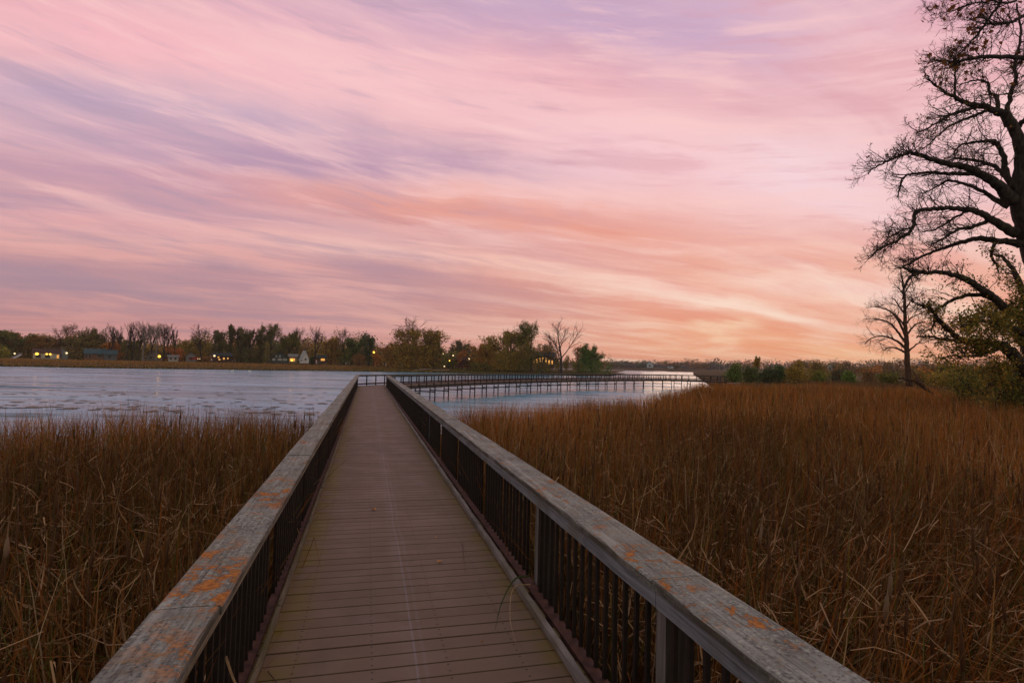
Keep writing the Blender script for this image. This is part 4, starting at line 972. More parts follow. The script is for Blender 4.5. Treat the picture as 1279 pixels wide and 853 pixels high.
LIMBS = [
 ([(1249, 141, 12), (1240, 137, 9), (1220, 132, 7.5), (1203, 127, 6), (1190, 121, 4.6), (1176, 112, 3.4), (1165, 104, 2.6), (1156, 94, 1.8)], -1.5),
 ([(1258, 157, 8), (1256, 149, 6.8), (1260, 130, 6), (1263, 114, 5.4), (1269, 100, 5), (1267, 86, 4.4), (1270, 73, 4), (1275, 40, 3), (1270, 5, 2.2)], 1.5),
 ([(1300, 70, 8), (1279, 72, 6.5), (1244, 71, 5.6), (1220, 72, 4.6), (1200, 76, 3.4), (1183, 77, 2.4), (1166, 75, 1.6)], -2.),
 ([(1262, -22, 4.6), (1251, 0, 4.2), (1238, 20, 3.6), (1223, 41, 3.2), (1211, 54, 2.6), (1200, 67, 2), (1190, 84, 1.4)], -1.),
 ([(1246, 139, 6), (1245, 122, 5), (1237, 117, 4), (1235, 104, 3.2), (1226, 101, 2.6), (1214, 101, 2), (1200, 106, 1.4)], 1.),
 ([(1222, 133, 6), (1212, 136, 5.2), (1198, 140, 4.4), (1185, 145, 3.6), (1168, 155, 2.6), (1144, 167, 1.6)], -2.5),
 ([(1236, 137, 5), (1226, 141, 4.4), (1203, 150, 3.8), (1182, 161, 3), (1168, 173, 2.2), (1152, 186, 1.4)], 1.5),
 ([(1198, 125, 3.6), (1192, 117, 3.2), (1193, 98, 2.6), (1192, 79, 2), (1191, 62, 1.3)], 1.),
 ([(1264, 252, 20), (1252.6, 237, 16), (1244, 229, 13.5), (1229, 220, 11.5), (1211.6, 211, 10), (1194, 206.7, 8.5), (1170.5, 201, 7), (1153, 196, 6), (1138, 190.5, 5), (1132, 192, 4), (1118, 197, 3.2), (1103, 205, 2.6), (1091, 210, 2), (1085, 218, 1.4)], -3.),
 ([(1220, 217, 7), (1208, 217, 6), (1185, 217, 5), (1168, 215.5, 4.2), (1144, 217, 3.4), (1130, 220, 2.8), (1124, 231, 2.2), (1121, 247, 1.5)], 1.),
 ([(1260, 258, 9), (1238, 246, 6.5), (1223, 237.5, 5), (1206, 230, 4), (1185, 226, 3.2), (1170, 233, 2.4), (1155, 241, 1.6)], 2.),
 ([(1266, 236, 10), (1255.6, 213, 8), (1252.6, 194, 7), (1245, 179, 6), (1239, 176, 5.4), (1226, 177, 4), (1209, 179, 3.2), (1197, 183, 2.6), (1191, 193.5, 1.8)], -1.),
 ([(1264, 232, 8), (1255.6, 220, 6.5), (1241, 208, 5.5), (1223, 202, 4.4), (1206, 198, 3.4), (1191, 199, 2.4), (1176, 204, 1.5)], 2.5),
 ([(1270, 292, 15), (1248, 280, 11.5), (1233, 270.5, 9.5), (1218, 264, 8.2), (1199.5, 261, 7), (1178, 260, 6.2), (1160, 261, 5.8), (1144.6, 264.4, 5.4), (1141.5, 275, 5), (1140, 286, 4.4), (1129, 295, 3.8), (1114, 304, 3), (1099, 311.6, 2.4), (1084, 324, 1.5)], -2.5),
 ([(1275, 306, 13), (1262, 302.5, 9.5), (1245, 301, 8.4), (1224, 298, 7.4), (1205.5, 301, 6.4), (1187, 307, 5.4), (1169, 313, 4.4), (1150.7, 321, 3.6), (1138.5, 328, 2.6), (1123, 336, 1.6)], 1.5),
 ([(1240, 274, 7), (1230, 278, 6), (1214.7, 284, 5), (1199.5, 286, 4.4), (1187, 292, 3.6), (1178, 298, 2.8), (1163, 305.5, 1.8)], -1.),
 ([(1248, 300, 5), (1241, 308, 4.6), (1238, 320, 4), (1244, 330, 3.2), (1247, 340, 2.)], .5),
 ([(1141, 284, 2.6), (1128, 287, 2.2), (1112, 296, 1.7), (1100, 306, 1.2)], -3.),
 ([(1212, 262, 4), (1196, 270, 3.4), (1180, 280, 2.8), (1166, 288, 2.2), (1152, 290, 1.5)], 1.),
 ([(1282, 150, 8), (1274, 156, 6.4), (1270, 168, 6), (1272, 196, 8)], 1.),
 ([(1279, 20, 5), (1262, 28, 4), (1243, 30, 3), (1226, 22, 2.2), (1208, 26, 1.5)], -2.),
 ([(1279, -4, 4), (1258, 4, 3), (1236, 2, 2.4), (1212, 6, 1.9), (1186, 14, 1.4), (1162, 20, 1)], -3.),
]
tips = []; tw = MB()
for i, (tr_, dd) in enumerate(LIMBS):
    P, r = limb_points(tr_, DT - .1, DT - .1 + dd, rng); r = r * .86
    MB().tube(P, r, 8).build('limb', M_BARK, big, True)
    small = i in (16, 19)
    if not small: twigs(tw, rng, P, r, 8.5, 1.05, tips, .12)
twigs(tw, rng, Pr, rr_, 3.5, 1.5, tips, .5)
tag(tw.build('twig', M_BARK, big), kind='stuff')
tips_a = np.concatenate([p[1:] for p in tips])
pxy = np.array([px_depth(p)[:2] for p in tips_a])
MAPLE = [(.22, .065, .02), (.26, .10, .03), (.17, .05, .02), (.14, .07, .03)]
OLV = [(.085, .06, .014), (.11, .075, .016), (.06, .05, .014), (.12, .06, .018)]
# a few large withered leaves still hang in the top; small olive ones on the middle limbs
hi = tips_a[(pxy[:, 1] < 105)]; sel = hi[rng.integers(0, len(hi), 190)] + rng.normal(0, .05, (190, 3)) - [0, 0, .06]
def maple_leaf(mb, rng, c, s):
    ax = unit(rng.normal(0, 1, 3) + np.array([0, 0, -1.2])); b = unit(np.cross(ax, rng.normal(0, 1, 3))); n_ = np.cross(ax, b)
    prof = [(-.5, 0), (-.42, .22), (-.18, .5), (-.08, .28), (.16, .42), (.2, .16), (.55, 0)]
    pts = [c + s * (u_ * ax + v_ * b + .25 * abs(v_) * n_) for u_, v_ in prof] + [c + s * (u_ * ax - v_ * b + .25 * abs(v_) * n_) for u_, v_ in prof[-2:0:-1]]
    mb.poly(pts, [tuple(range(len(pts)))])
def _with(t, out):
    c = t.mix(t.noise(pos(t), 2.5, 3), (.16, .05, .015), (.34, .15, .05)); d_ = t.node('ShaderNodeBsdfDiffuse'); t.put(d_.inputs[0], c); tr = t.node('ShaderNodeBsdfTranslucent'); t.put(tr.inputs[0], c)
    mx = t.node('ShaderNodeMixShader'); mx.inputs[0].default_value = .5; t.l.new(d_.outputs[0], mx.inputs[1]); t.l.new(tr.outputs[0], mx.inputs[2]); t.l.new(mx.outputs[0], out.inputs[0])
M_WITH = material('withered_leaf', _with)
ml = MB()
for c in sel: maple_leaf(ml, rng, c, rng.uniform(.10, .24))
tag(ml.build('withered_leaf', M_WITH, big), kind='stuff')
mi = tips_a[(pxy[:, 1] > 60) & (pxy[:, 1] < 200)]
sel = mi[rng.integers(0, len(mi), 1300)] + rng.normal(0, .06, (1300, 3))
link('foliage', leaves_mesh('foliage', rng, sel, .085, OLV, .5), M_LEAF, big)['kind'] = 'stuff'

# leafy tree with low arching limbs under it
rng = np.random.default_rng(78); D2 = 22.
low_t = thing('tree', 'olive leaved tree with low arching limbs under the huge bare one', 'tree', (*on(1310, D2, .5)[:2], .5))
P, r = limb_points([(1312, 520, 30), (1305, 490, 26), (1290, 472, 21), (1278.7, 462, 17), (1266.5, 444, 14), (1254, 432, 12)], D2, D2 - .3, rng)
tm = MB().tube(P, r, 10)
P2, r2 = limb_points([(1308, 495, 22), (1300, 450, 18), (1290, 420, 15), (1274, 395, 12), (1252, 383, 10)], D2, D2 + .8, rng); tm.tube(P2, r2, 8)
tm.build('trunk', M_BARK, low_t, True)
LOW = [
 ([(1256, 433, 12), (1246, 430, 9.5), (1230, 429, 8), (1205.5, 426, 7), (1187, 415, 6), (1172, 398.5, 5.2), (1163, 386, 4.2), (1155, 382, 3.2), (1147, 380, 2.2), (1138, 376, 1.5)], -1.),
 ([(1212, 427, 6), (1205, 427, 5), (1181, 424, 4), (1163, 421, 3), (1144.6, 420, 1.8)], 1.),
 ([(1254, 384, 10), (1240, 371, 9), (1224, 360, 8), (1208.6, 350, 7.4), (1193, 344, 6.4), (1175, 340.6, 5.4), (1154, 340.6, 4.4), (1142, 343, 3.8), (1135, 348, 3.2), (1130, 358, 2.4), (1127, 374, 1.5)], -1.5),
 ([(1248, 376, 7), (1224, 368, 5.5), (1199.5, 371, 4.6), (1181, 380, 3.8), (1169, 389, 3), (1166, 402, 2.2), (1163, 416, 1.4)], 1.),
 ([(1279, 462, 9), (1260, 469, 7), (1245, 475, 5.6), (1234.5, 484, 3.5)], -.8),
 ([(1282, 440, 9), (1276, 428, 7), (1268, 412, 5.4), (1252, 398, 4), (1236, 390, 2.6)], 1.5),
 ([(1150, 341, 4), (1138, 339, 3.2), (1128, 334, 2.4), (1118, 336, 1.5)], -1.),
 ([(1290, 420, 11), (1282, 380, 8), (1270, 345, 6), (1256, 325, 4), (1242, 318, 2.4)], 1.5),
 ([(1292, 428, 9), (1276, 415, 7), (1250, 405, 5), (1222, 402, 3.5), (1200, 408, 2)], -2.),
 ([(1252, 432, 7), (1236, 440, 5), (1214, 445, 3.5), (1190, 444, 2.2), (1172, 448, 1.4)], -1.5),
]
tips = []; tw = MB(); LT = []
for i, (tr_, dd) in enumerate(LOW):
    P, r = limb_points(tr_, D2, D2 + dd, rng); MB().tube(P, r, 8).build('limb', M_BARK, low_t, True)
    k = len(tips); twigs(tw, rng, P, r, 6.0, .85, tips, .1); LT.append((i, k, len(tips)))
twigs(tw, rng, P2, r2, 5., 1.2, tips, .3)
tag(tw.build('twig', M_BARK, low_t), kind='stuff')
tips_a = np.concatenate([p[1:] for p in tips]); pxy = np.array([px_depth(p)[:2] for p in tips_a])
wgt = np.clip((pxy[:, 0] - 1140) / 100, 0, 1) ** 1.3 * np.clip((pxy[:, 1] - 335) / 45, .12, 1); wgt = np.where((pxy[:, 1] > 425) & (pxy[:, 0] > 1150), np.maximum(wgt, .5), wgt)
sel = tips_a[rng.choice(len(tips_a), 14000, p=wgt / wgt.sum())] + rng.normal(0, .12, (14000, 3))
link('foliage', leaves_mesh('foliage', rng, sel, .092, [(.085, .07, .013), (.055, .056, .012), (.13, .09, .014), (.040, .042, .012), (.14, .08, .016)], .5), M_LEAF, low_t)['kind'] = 'stuff'
for lab, px, d, top, wd, pal, n in (
    ('dark green shrub under the low limbs at the right edge', 1262, 26, 440, 70, DGREEN + OLIVE, 2600),
    ('yellow flecked dark shrub where the low limbs meet the reeds', 1212, 34, 452, 62, DGREEN + OLIVE + [(.14, .10, .02)], 2200),
    ('rusty shrub behind the trunk of the huge bare tree', 1290, 34, 400, 60, RUST + OLIVE, 1800)):
    shrub(lab, px, d, top, wd, pal, int(n * 2.4), .10, .35, seed=5, lumps=12)

# bare tree standing alone, and the dead branch lying in the reeds beside it
rng = np.random.default_rng(79); D3 = 62.
lone = thing('tree', 'leafless tree standing alone by the reeds left of the huge one', 'tree', (*on(1135, D3, .5)[:2], .5))
P, r = limb_points([(1136, 482, 11), (1134, 465, 9.2), (1133, 445, 8.4), (1132, 425, 7.2), (1130.5, 405, 6), (1130, 385, 5), (1129, 365, 3.8), (1127, 350, 2.6), (1125, 338, 1.4)], D3, D3, rng)
MB().tube(P, r * .72, 9).build('trunk', M_BARKB, lone, True); tips = []; tw = MB(); ltw = []
TW3 = dict(TW, n=[4, 3], seg=[4, 3, 2])
for tr_, dd in (
 ([(1132, 441, 4.6), (1122, 436, 3.6), (1112, 434, 2.6), (1101, 438, 1.6)], -1),
 ([(1132, 436, 5), (1120, 426, 4.2), (1108, 421, 3.2), (1096, 420, 2.4), (1086, 424, 1.8), (1080, 430, 1.2)], -2),
 ([(1131, 428, 5), (1121, 414, 4.2), (1112, 404, 3.4), (1102, 400, 2.6), (1090, 398, 1.8), (1078, 399, 1.2)], 2),
 ([(1131, 420, 5), (1123, 402, 4.2), (1115, 391, 3.4), (1106, 386, 2.6), (1096, 383, 1.8), (1087, 384, 1.2)], -2),
 ([(1130, 408, 4), (1123, 398, 3.2), (1116, 394, 2.4), (1106, 396, 1.5)], 2),
 ([(1130, 392, 3.6), (1124, 384, 2.8), (1118, 375, 2), (1113, 372, 1.2)], -1),
 ([(1133, 440, 4), (1140, 434, 3.2), (1146, 429, 2.4), (1155, 428, 1.4)], -1),
 ([(1132, 420, 4.2), (1139, 410, 3.4), (1146, 404, 2.6), (1156, 402, 1.6)], 2),
 ([(1131, 406, 3.8), (1137, 398, 3), (1144, 394, 2.2), (1153, 390, 1.3)], -1),
 ([(1130, 388, 3), (1135, 380, 2.4), (1140, 374, 1.8), (1146, 372, 1.1)], 1),
 ([(1129, 370, 2.6), (1124, 362, 2), (1118, 356, 1.3)], -1), ([(1129, 368, 2.6), (1134, 360, 2), (1138, 352, 1.3)], 1)):
    P2, r2 = limb_points(tr_, D3, D3 + dd, rng); r2 = r2 * .62; MB().tube(P2, r2, 6).build('limb', M_BARKB, lone, True); twigs(tw, rng, P2, r2, 3.4, 1.9, tips, .2, cfg=TW3, rmax=.03)
twigs(tw, rng, P[20:], r[20:], 2.6, 1.9, tips, .1, cfg=TW3, rmax=.03)
tag(tw.build('twig', M_BARKB, lone), kind='stuff')
rng = np.random.default_rng(80)
db = thing('fallen_branch', 'dead forked branch lying across the reeds below the lone bare tree', 'branch', on(1150, 46, 1.5))
mb = MB()
for tr_ in ([(1122, 472, 2.4), (1133, 473.5, 3), (1143, 476, 3.6), (1150, 481, 4), (1157, 486, 4), (1166, 492, 3.4)], [(1139, 462, 1.8), (1143, 468, 2.4), (1148, 475, 3), (1153, 482, 3.4)], [(1133, 473, 2), (1127, 476, 1.4), (1121, 477, 1)]):
    P2, r2 = limb_points(tr_, 46, 44.5, rng); mb.tube(P2, r2, 6)
mb.build('fork', M_BARKB, db, True)

# ------------------------------------------------------------------ houses and lamps along the far shores
M_GLOW = mat_emit('lit_window', (1., .45, .10), .9); M_LAMP = mat_emit('lamp_glow', (1., .50, .055), 3.6); M_LAMPW = mat_emit('pale_lamp_glow', (1., .74, .38), 1.7)
M_PANE = mat_plain('dark_window_glass', (.02, .024, .03), .25, .2, 1)
MC = {}
def mc(c):
    if c not in MC: MC[c] = mat_plain('painted_wall_%d' % len(MC), c, .85, .15, 1.5)
    return MC[c]
WHITE, PALE, GREY, TEAL, DARK, BRICK, RBROWN = (.36, .36, .36), (.20, .22, .24), (.17, .17, .18), (.045, .085, .11), (.03, .035, .04), (.13, .032, .024), (.06, .028, .022)
def frame_at(px, depth, z):
    p = on(px, depth, z); vy = unit(np.array([p[0], p[1], 0])); vx = np.array([vy[1], -vy[0], 0]); return p, vx, vy, np.array([0, 0, 1.])
def house(label, x0, x1, yt, yb, depth, wall, roof, z0=None, gable=False, wins=(), lamps=(), rh=.45, skew=0., roof_over=.35, name='house', cat='house'):
    """wins: (u0, u1, v0, v1, lit) in fractions of the front; lamps: (u, v, radius, kind)"""
    depth = depth * (KF if x1 < 780 else 1.); cx_ = (x0 + x1) / 2; p0 = at(cx_, yb, depth); z0 = p0[2] if z0 is None else z0; W_ = (x1 - x0) / FL * depth; H = at(cx_, yt, depth)[2] - z0; hw = H * (1 - rh)
    p, vx, vy, vz = frame_at(cx_, depth, z0); vx, vy = (math.cos(skew) * vx + math.sin(skew) * vy, -math.sin(skew) * vx + math.cos(skew) * vy)
    t_ = thing(name, label, cat, p); dp = W_ * .7
    L = lambda a, b, c: p + a * vx + b * vy + c * vz
    wl = MB(); hz = hw + .3
    if gable:
        pr = [(-W_ / 2, -.6), (W_ / 2, -.6), (W_ / 2, hw), (0, H - .12), (-W_ / 2, hw)]
        wl.loft([[L(a, b, c) for a, c in pr] for b in (0, dp)])
    else: wl.obox(L(0, dp / 2, (hw - .6) / 2), vx, vy, vz, W_ / 2, dp / 2, (hw + .6) / 2)
    wl.build('wall', mc(wall), t_); rf = MB(); o = roof_over; th = .16
    if gable:
        for s in (-1, 1):
            a0 = np.array([s * (W_ / 2 + o), hw - (H - hw) * o / (W_ / 2)]); a1 = np.array([0, H])
            rf.loft([[L(a0[0], b, a0[1] + .02), L(a0[0], b, a0[1] + th), L(a1[0] - s * .004, b, a1[1] + th), L(a1[0] - s * .004, b, a1[1] + .02)] for b in (-o, dp + o)])
    else:
        for s in (-1, 1):
            b0 = dp / 2 + s * (dp / 2 + o); rf.loft([[L(a, b0, hw - .05), L(a, b0, hw + .1), L(a, dp / 2 - s * .004, H + th), L(a, dp / 2 - s * .004, H)] for a in (-W_ / 2 - o, W_ / 2 + o)])
        for a in (-W_ / 2, W_ / 2):
            rf.loft([[L(a + k, .1, hw + .003), L(a + k, dp - .1, hw + .003), L(a + k, dp / 2, H - .05)] for k in (-.05, .05)])
    rf.build('roof', mc(roof), t_)
    for (u0, u1, v0, v1, lit) in wins:
        c = L((u0 + u1) / 2 * W_ - W_ / 2, -.03, (v0 + v1) / 2 * H); f = MB().obox(c, vx, vy, vz, (u1 - u0) / 2 * W_ + .07, .025, (v1 - v0) / 2 * H + .07).build('window', mc((.3, .28, .25)), t_)
        MB().obox(c - vy * .035, vx, vy, vz, (u1 - u0) / 2 * W_, .012, (v1 - v0) / 2 * H).build('pane', (M_PANE, M_GLOW, mc(WHITE))[lit], f)
    for (u, v, rd, k) in lamps: ball(L(u * W_ - W_ / 2, -.35, v * H), rd * KF, 'porch_lamp', M_LAMP if k else M_LAMPW, t_)
    return t_
def ball(c, r, name, mat, par=None):
    mb = MB(); rings = []
    for i in range(1, 7):
        th = PI * i / 7; rings.append([(c[0] + r * math.sin(th) * math.cos(2 * PI * j / 10), c[1] + r * math.sin(th) * math.sin(2 * PI * j / 10), c[2] - r * math.cos(th)) for j in range(10)])
    return mb.loft([q[::-1] for q in rings]).build(name, mat, par, True)
house('low white house with three bright yellow porch lamps on the far left shore', 45, 71, 436, 448.5, 182, WHITE, RBROWN, wins=((.10, .28, .12, .45, 0), (.45, .62, .12, .45, 0), (.88, .96, .1, .45, 1)), lamps=((.14, .5, .42, 1), (.50, .5, .28, 1), (.63, .5, .28, 1)), rh=.42)
house('narrow pale blue house beside the white one with yellow lamps', 72, 83, 434.5, 448.5, 186, PALE, GREY, gable=True, wins=((.2, .45, .15, .45, 0),), lamps=((.88, .55, .3, 0),))
house('house with blue roof, white left part and brown right part', 108, 129, 436, 448, 182, (.16, .085, .05), TEAL, wins=((.04, .14, .1, .45, 0), (.2, .3, .1, .45, 0), (.6, .85, .2, .42, 0)), rh=.5)
house('blue grey boathouse right of the house with blue roof', 131, 144, 437.5, 448.5, 184, (.10, .12, .13), TEAL, gable=False, wins=((.3, .6, .1, .4, 0),), rh=.5)
house('small grey brown cabin with a yellow lamp among the bare trees', 184, 200, 439, 449.3, 190, (.14, .12, .12), GREY, gable=True, wins=((.2, .4, .1, .4, 0),), lamps=((.86, .42, .42, 1),))
house('tiny white cottage under the red orange bush', 211, 222, 444, 449.8, 180, WHITE, GREY, wins=((.15, .35, .1, .5, 0), (.6, .8, .1, .5, 0)), rh=.35)
house('small dark gazebo roofed cabin left of the forked bare tree', 233, 244, 440, 450, 182, GREY, (.09, .10, .12), gable=True, wins=((.3, .7, .05, .4, 0),))
house('dark red house with several small lit windows under the green trees', 267, 288, 441, 450.6, 184, RBROWN, DARK, wins=((.25, .34, .38, .52, 1), (.30, .40, .08, .24, 1), (.54, .63, .16, .42, 1), (.76, .83, .24, .42, 1)), lamps=((.08, .62, .32, 0),), rh=.4)
house('dark gabled house with white lower panels and two small white windows', 340, 359, 439, 451.4, 180, (.05, .07, .075), DARK, gable=True, wins=((.24, .31, .44, .6, 2), (.46, .53, .44, .6, 2), (.05, .22, .10, .28, 2), (.38, .60, .10, .28, 2), (.68, .92, .10, .28, 2)), rh=.62)
house('cream house with a glowing yellow porch left of the steep white gable', 361, 371, 442.5, 451.6, 182, (.22, .18, .12), GREY, wins=((.12, .72, .06, .44, 1),), lamps=((.35, .18, .3, 1),), rh=.35)
house('steep white gabled house standing behind the grass belt', 377, 386, 438.5, 451.8, 180, (.62, .64, .66), (.30, .32, .34), gable=True, wins=((.4, .6, .15, .3, 0),), rh=.75, skew=.5)
house('dim brown house with a glowing yellow window under the golden tree', 396, 407, 443.5, 452.5, 182, (.09, .06, .045), DARK, wins=((.42, .85, .22, .52, 1),), rh=.4)
house('small brick red house at the foot of the blue grey green tree', 569, 586, 446, 457, 184, BRICK, RBROWN, wins=((.12, .25, .1, .4, 0), (.55, .7, .1, .4, 0)), rh=.38, lamps=((.97, .82, .28, 0),))
house('pavilion with tall glowing orange windows behind the middle clump', 664, 692, 440, 458, 176, (.10, .055, .035), DARK, wins=((.08, .13, .2, .42, 1), (.2, .27, .2, .56, 1), (.34, .40, .34, .62, 1), (.47, .55, .22, .64, 1), (.61, .66, .3, .62, 1), (.74, .81, .16, .46, 1), (.88, .94, .2, .44, 1)), rh=.28)
house('distant white house on the wooded ridge across the lake', 808, 816, 451.5, 458.5, 640, WHITE, BRICK, z0=None, gable=True, wins=((.3, .6, .1, .35, 0),))
house('distant low white boathouse right of the other house across the lake', 834, 841, 455.5, 459.5, 640, WHITE, RBROWN, wins=((.2, .5, .1, .4, 0),))
house('far pale house half hidden in the rusty wood on the right', 1034, 1040, 454, 461.5, 250, WHITE, RBROWN, gable=True, wins=((.3, .6, .1, .35, 0),))
def lamp_post(label, px, py, pyb, depth, r, mat):
    depth *= KF; r *= KF; top = at(px, py, depth); zb = min(far_z(.95), top[2] - .6); t_ = thing('lamp_post', label, 'lamp', (top[0], top[1], zb))
    MB().tube([(top[0], top[1], zb - .3), (top[0], top[1], top[2] - r * .8)], [.07, .05], 6).build('pole', M_PILE, t_); ball(top, r, 'lamp_globe', mat, t_)
lamp_post('glowing street lamp between the evergreen and the orange bush, mirrored in the lake', 467, 440, 455, 170, .30, M_LAMP)
lamp_post('pale lamp on a post left of the narrow pale ramp', 18.3, 441.6, 448, 176, .24, M_LAMPW)
lamp_post('higher left lamp of the pair left of the brick house', 553, 442, 457, 174, .26, M_LAMPW)
lamp_post('right lamp of the pair left of the brick house', 566, 444, 457, 174, .22, M_LAMPW)
lamp_post('small amber lamp just below the pair left of the brick house', 561.5, 450.5, 457, 172, .18, M_LAMP)
lamp_post('lowest pale lamp near the bank left of the brick house', 555, 457.5, 460, 168, .2, M_LAMPW)
# ramp, car, logs, birds, barrel
ra, rb = at(14, 449, 172 * KF), at(26, 442.5, 176 * KF)
rt = thing('boat_ramp', 'pale narrow ramp slanting up from the grass at far left', 'ramp', ra)
MB().bar(ra, rb, .9, .14).build('walkway', mc((.42, .42, .44)), rt)
for s in (-1, 1):
    v = unit(rb - ra); sd = unit(np.cross(v, [0, 0, 1])) * .43 * s; MB().bar(ra + sd + [0, 0, .5], rb + sd + [0, 0, .5], .06, .06).build('handrail', mc((.42, .42, .44)), rt)
    for k in (.05, .5, .95):
        q = ra + (rb - ra) * k + sd; MB().tube([q - [0, 0, .05], q + [0, 0, .46]], [.03, .03], 5).build('post', mc((.42, .42, .44)), rt)
p, vx, vy, vz = frame_at(243.5, 178 * KF, at(243.5, 450.4, 178 * KF)[2]); car = thing('parked_car', 'small red car parked at the grass edge by the gazebo cabin', 'car', p)
MB().loft([[p + a * vx + b * vy + c * vz for a, c in ((-1.9, .35), (-1.85, .75), (-1.1, .85), (-.7, 1.35), (.7, 1.38), (1.25, .9), (1.85, .8), (1.9, .35))] for b in (-.8, .8)]).build('body', mc((.25, .03, .02)), car)
for a in (-1.2, 1.2):
    for b in (-.78, .78): MB().tube([p + a * vx + (b - .1) * vy + .32 * vz, p + a * vx + (b + .1) * vy + .32 * vz], [.32, .32], 10).build('wheel', M_PANE, car)
for a in (.95, 1.6): ball(p + a * vx - .84 * vy + .72 * vz, .14, 'headlight', M_LAMPW, car)
M_LOG = mat_plain('bleached_wood', (.24, .20, .17), .85, .3, 3)
for lab, A_, B_, rd in (('longer bleached driftwood log on the bank by the big round twiggy tree', (513, 463.3), (540, 460.6), .16), ('shorter driftwood log lying flat right of the longer one', (541, 462.6), (562, 462.3), .14)):
    rd *= 1.35; a, b = at(*A_, 188), at(*B_, 189); lt_ = thing('driftwood_log', lab, 'log', (a + b) / 2); MB().tube([a, a + (b - a) * .3 + [0, 0, .06], a + (b - a) * .7, b + [0, 0, .1]], [rd, rd * 1.1, rd * .9, rd * .5], 7).build('bole', M_LOG, lt_, True)
    MB().tube([a + (b - a) * .6, a + (b - a) * .66 + [0, 0, .45]], [rd * .4, rd * .2], 5).build('stub', M_LOG, lt_)
def bird(label, px, depth, flip):
    p, vx, vy, vz = frame_at(px, depth * KF, WZ + .02); vx = vx * flip; t_ = thing('white_bird', label, 'bird', p, 'white birds resting on the far water')
    pts = [(-.52, .20), (-.42, .20), (-.2, .19), (.1, .18), (.32, .20), (.42, .34), (.42, .52), (.44, .66), (.52, .70), (.62, .66)]; rad = [.02, .10, .19, .22, .15, .07, .045, .05, .055, .015]
    MB().tube([p + a * .7 * vx + c * .62 * vz for a, c in pts], [r_ * .8 for r_ in rad], 9).build('body', mc((.75, .73, .70)), t_, True)
bird('white bird sitting on the far water, the left of two', 290, 112, 1); bird('white bird sitting on the far water, the right of two', 312, 113, -1)
p = on(700, 212, .38); bt = thing('barrel', 'small blue barrel at the foot of the leafless tree in the middle clump', 'barrel', p); M_BLUE = mc((.05, .06, .30))
MB().tube([p + [0, 0, z] for z in (0, .12, .5, .95, 1.05)], [.34, .38, .42, .38, .33], 12).build('body', M_BLUE, bt, True); MB().tube([p + [0, 0, 1.06], p + [0, 0, 1.12]], [.35, .35], 12).build('lid', M_BLUE, bt)

# ------------------------------------------------------------------ leaves and straws lying on the boardwalk
M_FALL = mat_plain('fallen_leaf', (.58, .27, .10), .8, .35, 60)
def fallen_leaf(label, x, y, s, rot, zc=.012):
    rng = random.Random(int(x * 1000)); prof = [(-.62, .02), (-.40, .10), (-.36, .36), (-.18, .26), (-.02, .55), (.10, .26), (.30, .34), (.34, .14), (.60, 0)]
    P = [(u_, v_) for u_, v_ in prof] + [(u_, -v_ * rng.uniform(.8, 1.1)) for u_, v_ in prof[-2::-1]]
    t_ = thing('fallen_leaf', label, 'leaf', (x, y, DZ)); mb = MB(); c, s_ = math.cos(rot), math.sin(rot)
    pts = [(x + s * (u_ * c - v_ * s_), y + s * (u_ * s_ + v_ * c), DZ + .005 + zc * (abs(v_) * 2.2 + .4 * u_ * u_) + rng.uniform(0, .004)) for u_, v_ in P]
    ctr = (x, y, DZ + .006); k = len(pts); mb.poly(pts + [ctr], [(i, (i + 1) % k, k) for i in range(k)]); mb.build('blade', M_FALL, t_)
    a = np.array(pts[0]); MB().tube([a, a + [-.03 * c * s * 10, -.03 * s_ * s * 10, .004]], [.0012, .001], 4).build('stalk', M_FALL, t_)
fallen_leaf('small orange brown leaf on the planks right of the pale scuff line', .655, 4.88, .046, .8)
fallen_leaf('small tan curled leaf on the planks left of the pale scuff line', .125, 6.71, .055, 2.2, .02)
fallen_leaf('tiny pale leaf scrap on the nearest planks', .735, 3.44, .014, .3)
fallen_leaf('dark leaf on the planks near the right kerb', .70, 5.55, .024, 1.4)
M_STRAW = mat_plain('dry_straw', (.32, .22, .13), .8, .3, 30); M_GRASS = mat_plain('green_blade', (.035, .055, .012), .7, .4, 30)
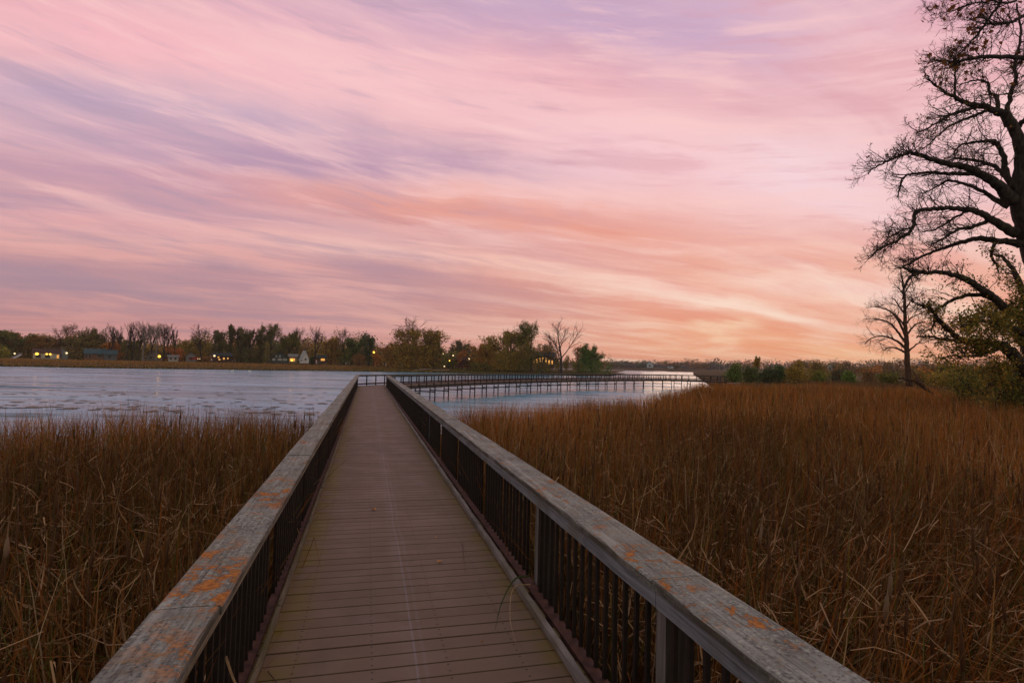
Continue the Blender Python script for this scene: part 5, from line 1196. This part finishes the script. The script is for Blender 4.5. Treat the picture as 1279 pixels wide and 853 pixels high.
def straw(label, P, w, mat, name='straw', cat='straw'):
    P = np.array(P, float); c = catmull(P, 6); n_ = len(c); tn_ = np.gradient(c, axis=0); mb = MB(); pts = []
    for i in range(n_):
        s_ = unit(np.cross(tn_[i], [.2, -.9, .4])) * w * (1 - .8 * (i / (n_ - 1)) ** 2) / 2; up = unit(np.cross(s_, tn_[i])) * .0012
        pts.append([c[i] - s_, c[i] + up, c[i] + s_, c[i] - up])
    return tag(mb.loft(pts).build(name, mat), label, cat)
straw('long tan straw poking through the right railing onto the planks', [(1.22, 4.05, .99), (1.05, 3.9, 1.03), (.95, 3.6, .97), (.93, 3.38, DZ + .012)], .009, M_STRAW)
straw('green grass blade hanging over the right kerb onto the planks', [(1.23, 4.12, 1.02), (1.08, 3.98, 1.06), (.93, 3.75, 1.0), (.84, 3.55, DZ + .02)], .014, M_GRASS, 'grass_blade', 'grass')
straw('thin dark stem lying crosswise on the planks by the right kerb', [(.93, 5.35, DZ + .006), (.88, 5.0, DZ + .012), (.83, 4.6, DZ + .006)], .006, mat_plain('dark_stem', (.07, .04, .03), .8, .3, 30))
straw('pale straw leaning through the left railing onto the kerb', [(-.60, 2.95, 1.20), (-.57, 2.98, 1.08), (-.535, 3.0, .99), (-.515, 3.02, .97)], .012, M_STRAW)
straw('tan straw caught upright in the balusters of the left railing', [(-.70, 2.62, 1.02), (-.66, 2.72, 1.16), (-.60, 2.82, 1.30)], .013, M_STRAW)
straw('dark thin stem lying on the nearest planks by the left kerb', [(-.47, 3.35, DZ + .01), (-.40, 3.2, DZ + .012), (-.36, 3.0, DZ + .006)], .006, bpy.data.materials['dark_stem'])

# ------------------------------------------------------------------ evening haze over lake and marsh
_hm = bpy.data.materials.new('evening_haze'); _hm.use_nodes = True; _hm.node_tree.nodes.clear(); _t = NT(_hm.node_tree); _o = _t.node('ShaderNodeOutputMaterial'); _v = _t.node('ShaderNodeVolumePrincipled')
_v.inputs['Color'].default_value = (.92, .88, .90, 1); _v.inputs['Density'].default_value = .00016; _t.l.new(_v.outputs[0], _o.inputs['Volume'])
tag(MB().box(-1450, 1850, -320, 1480, -2.4, 30).build('haze', _hm), kind='stuff')
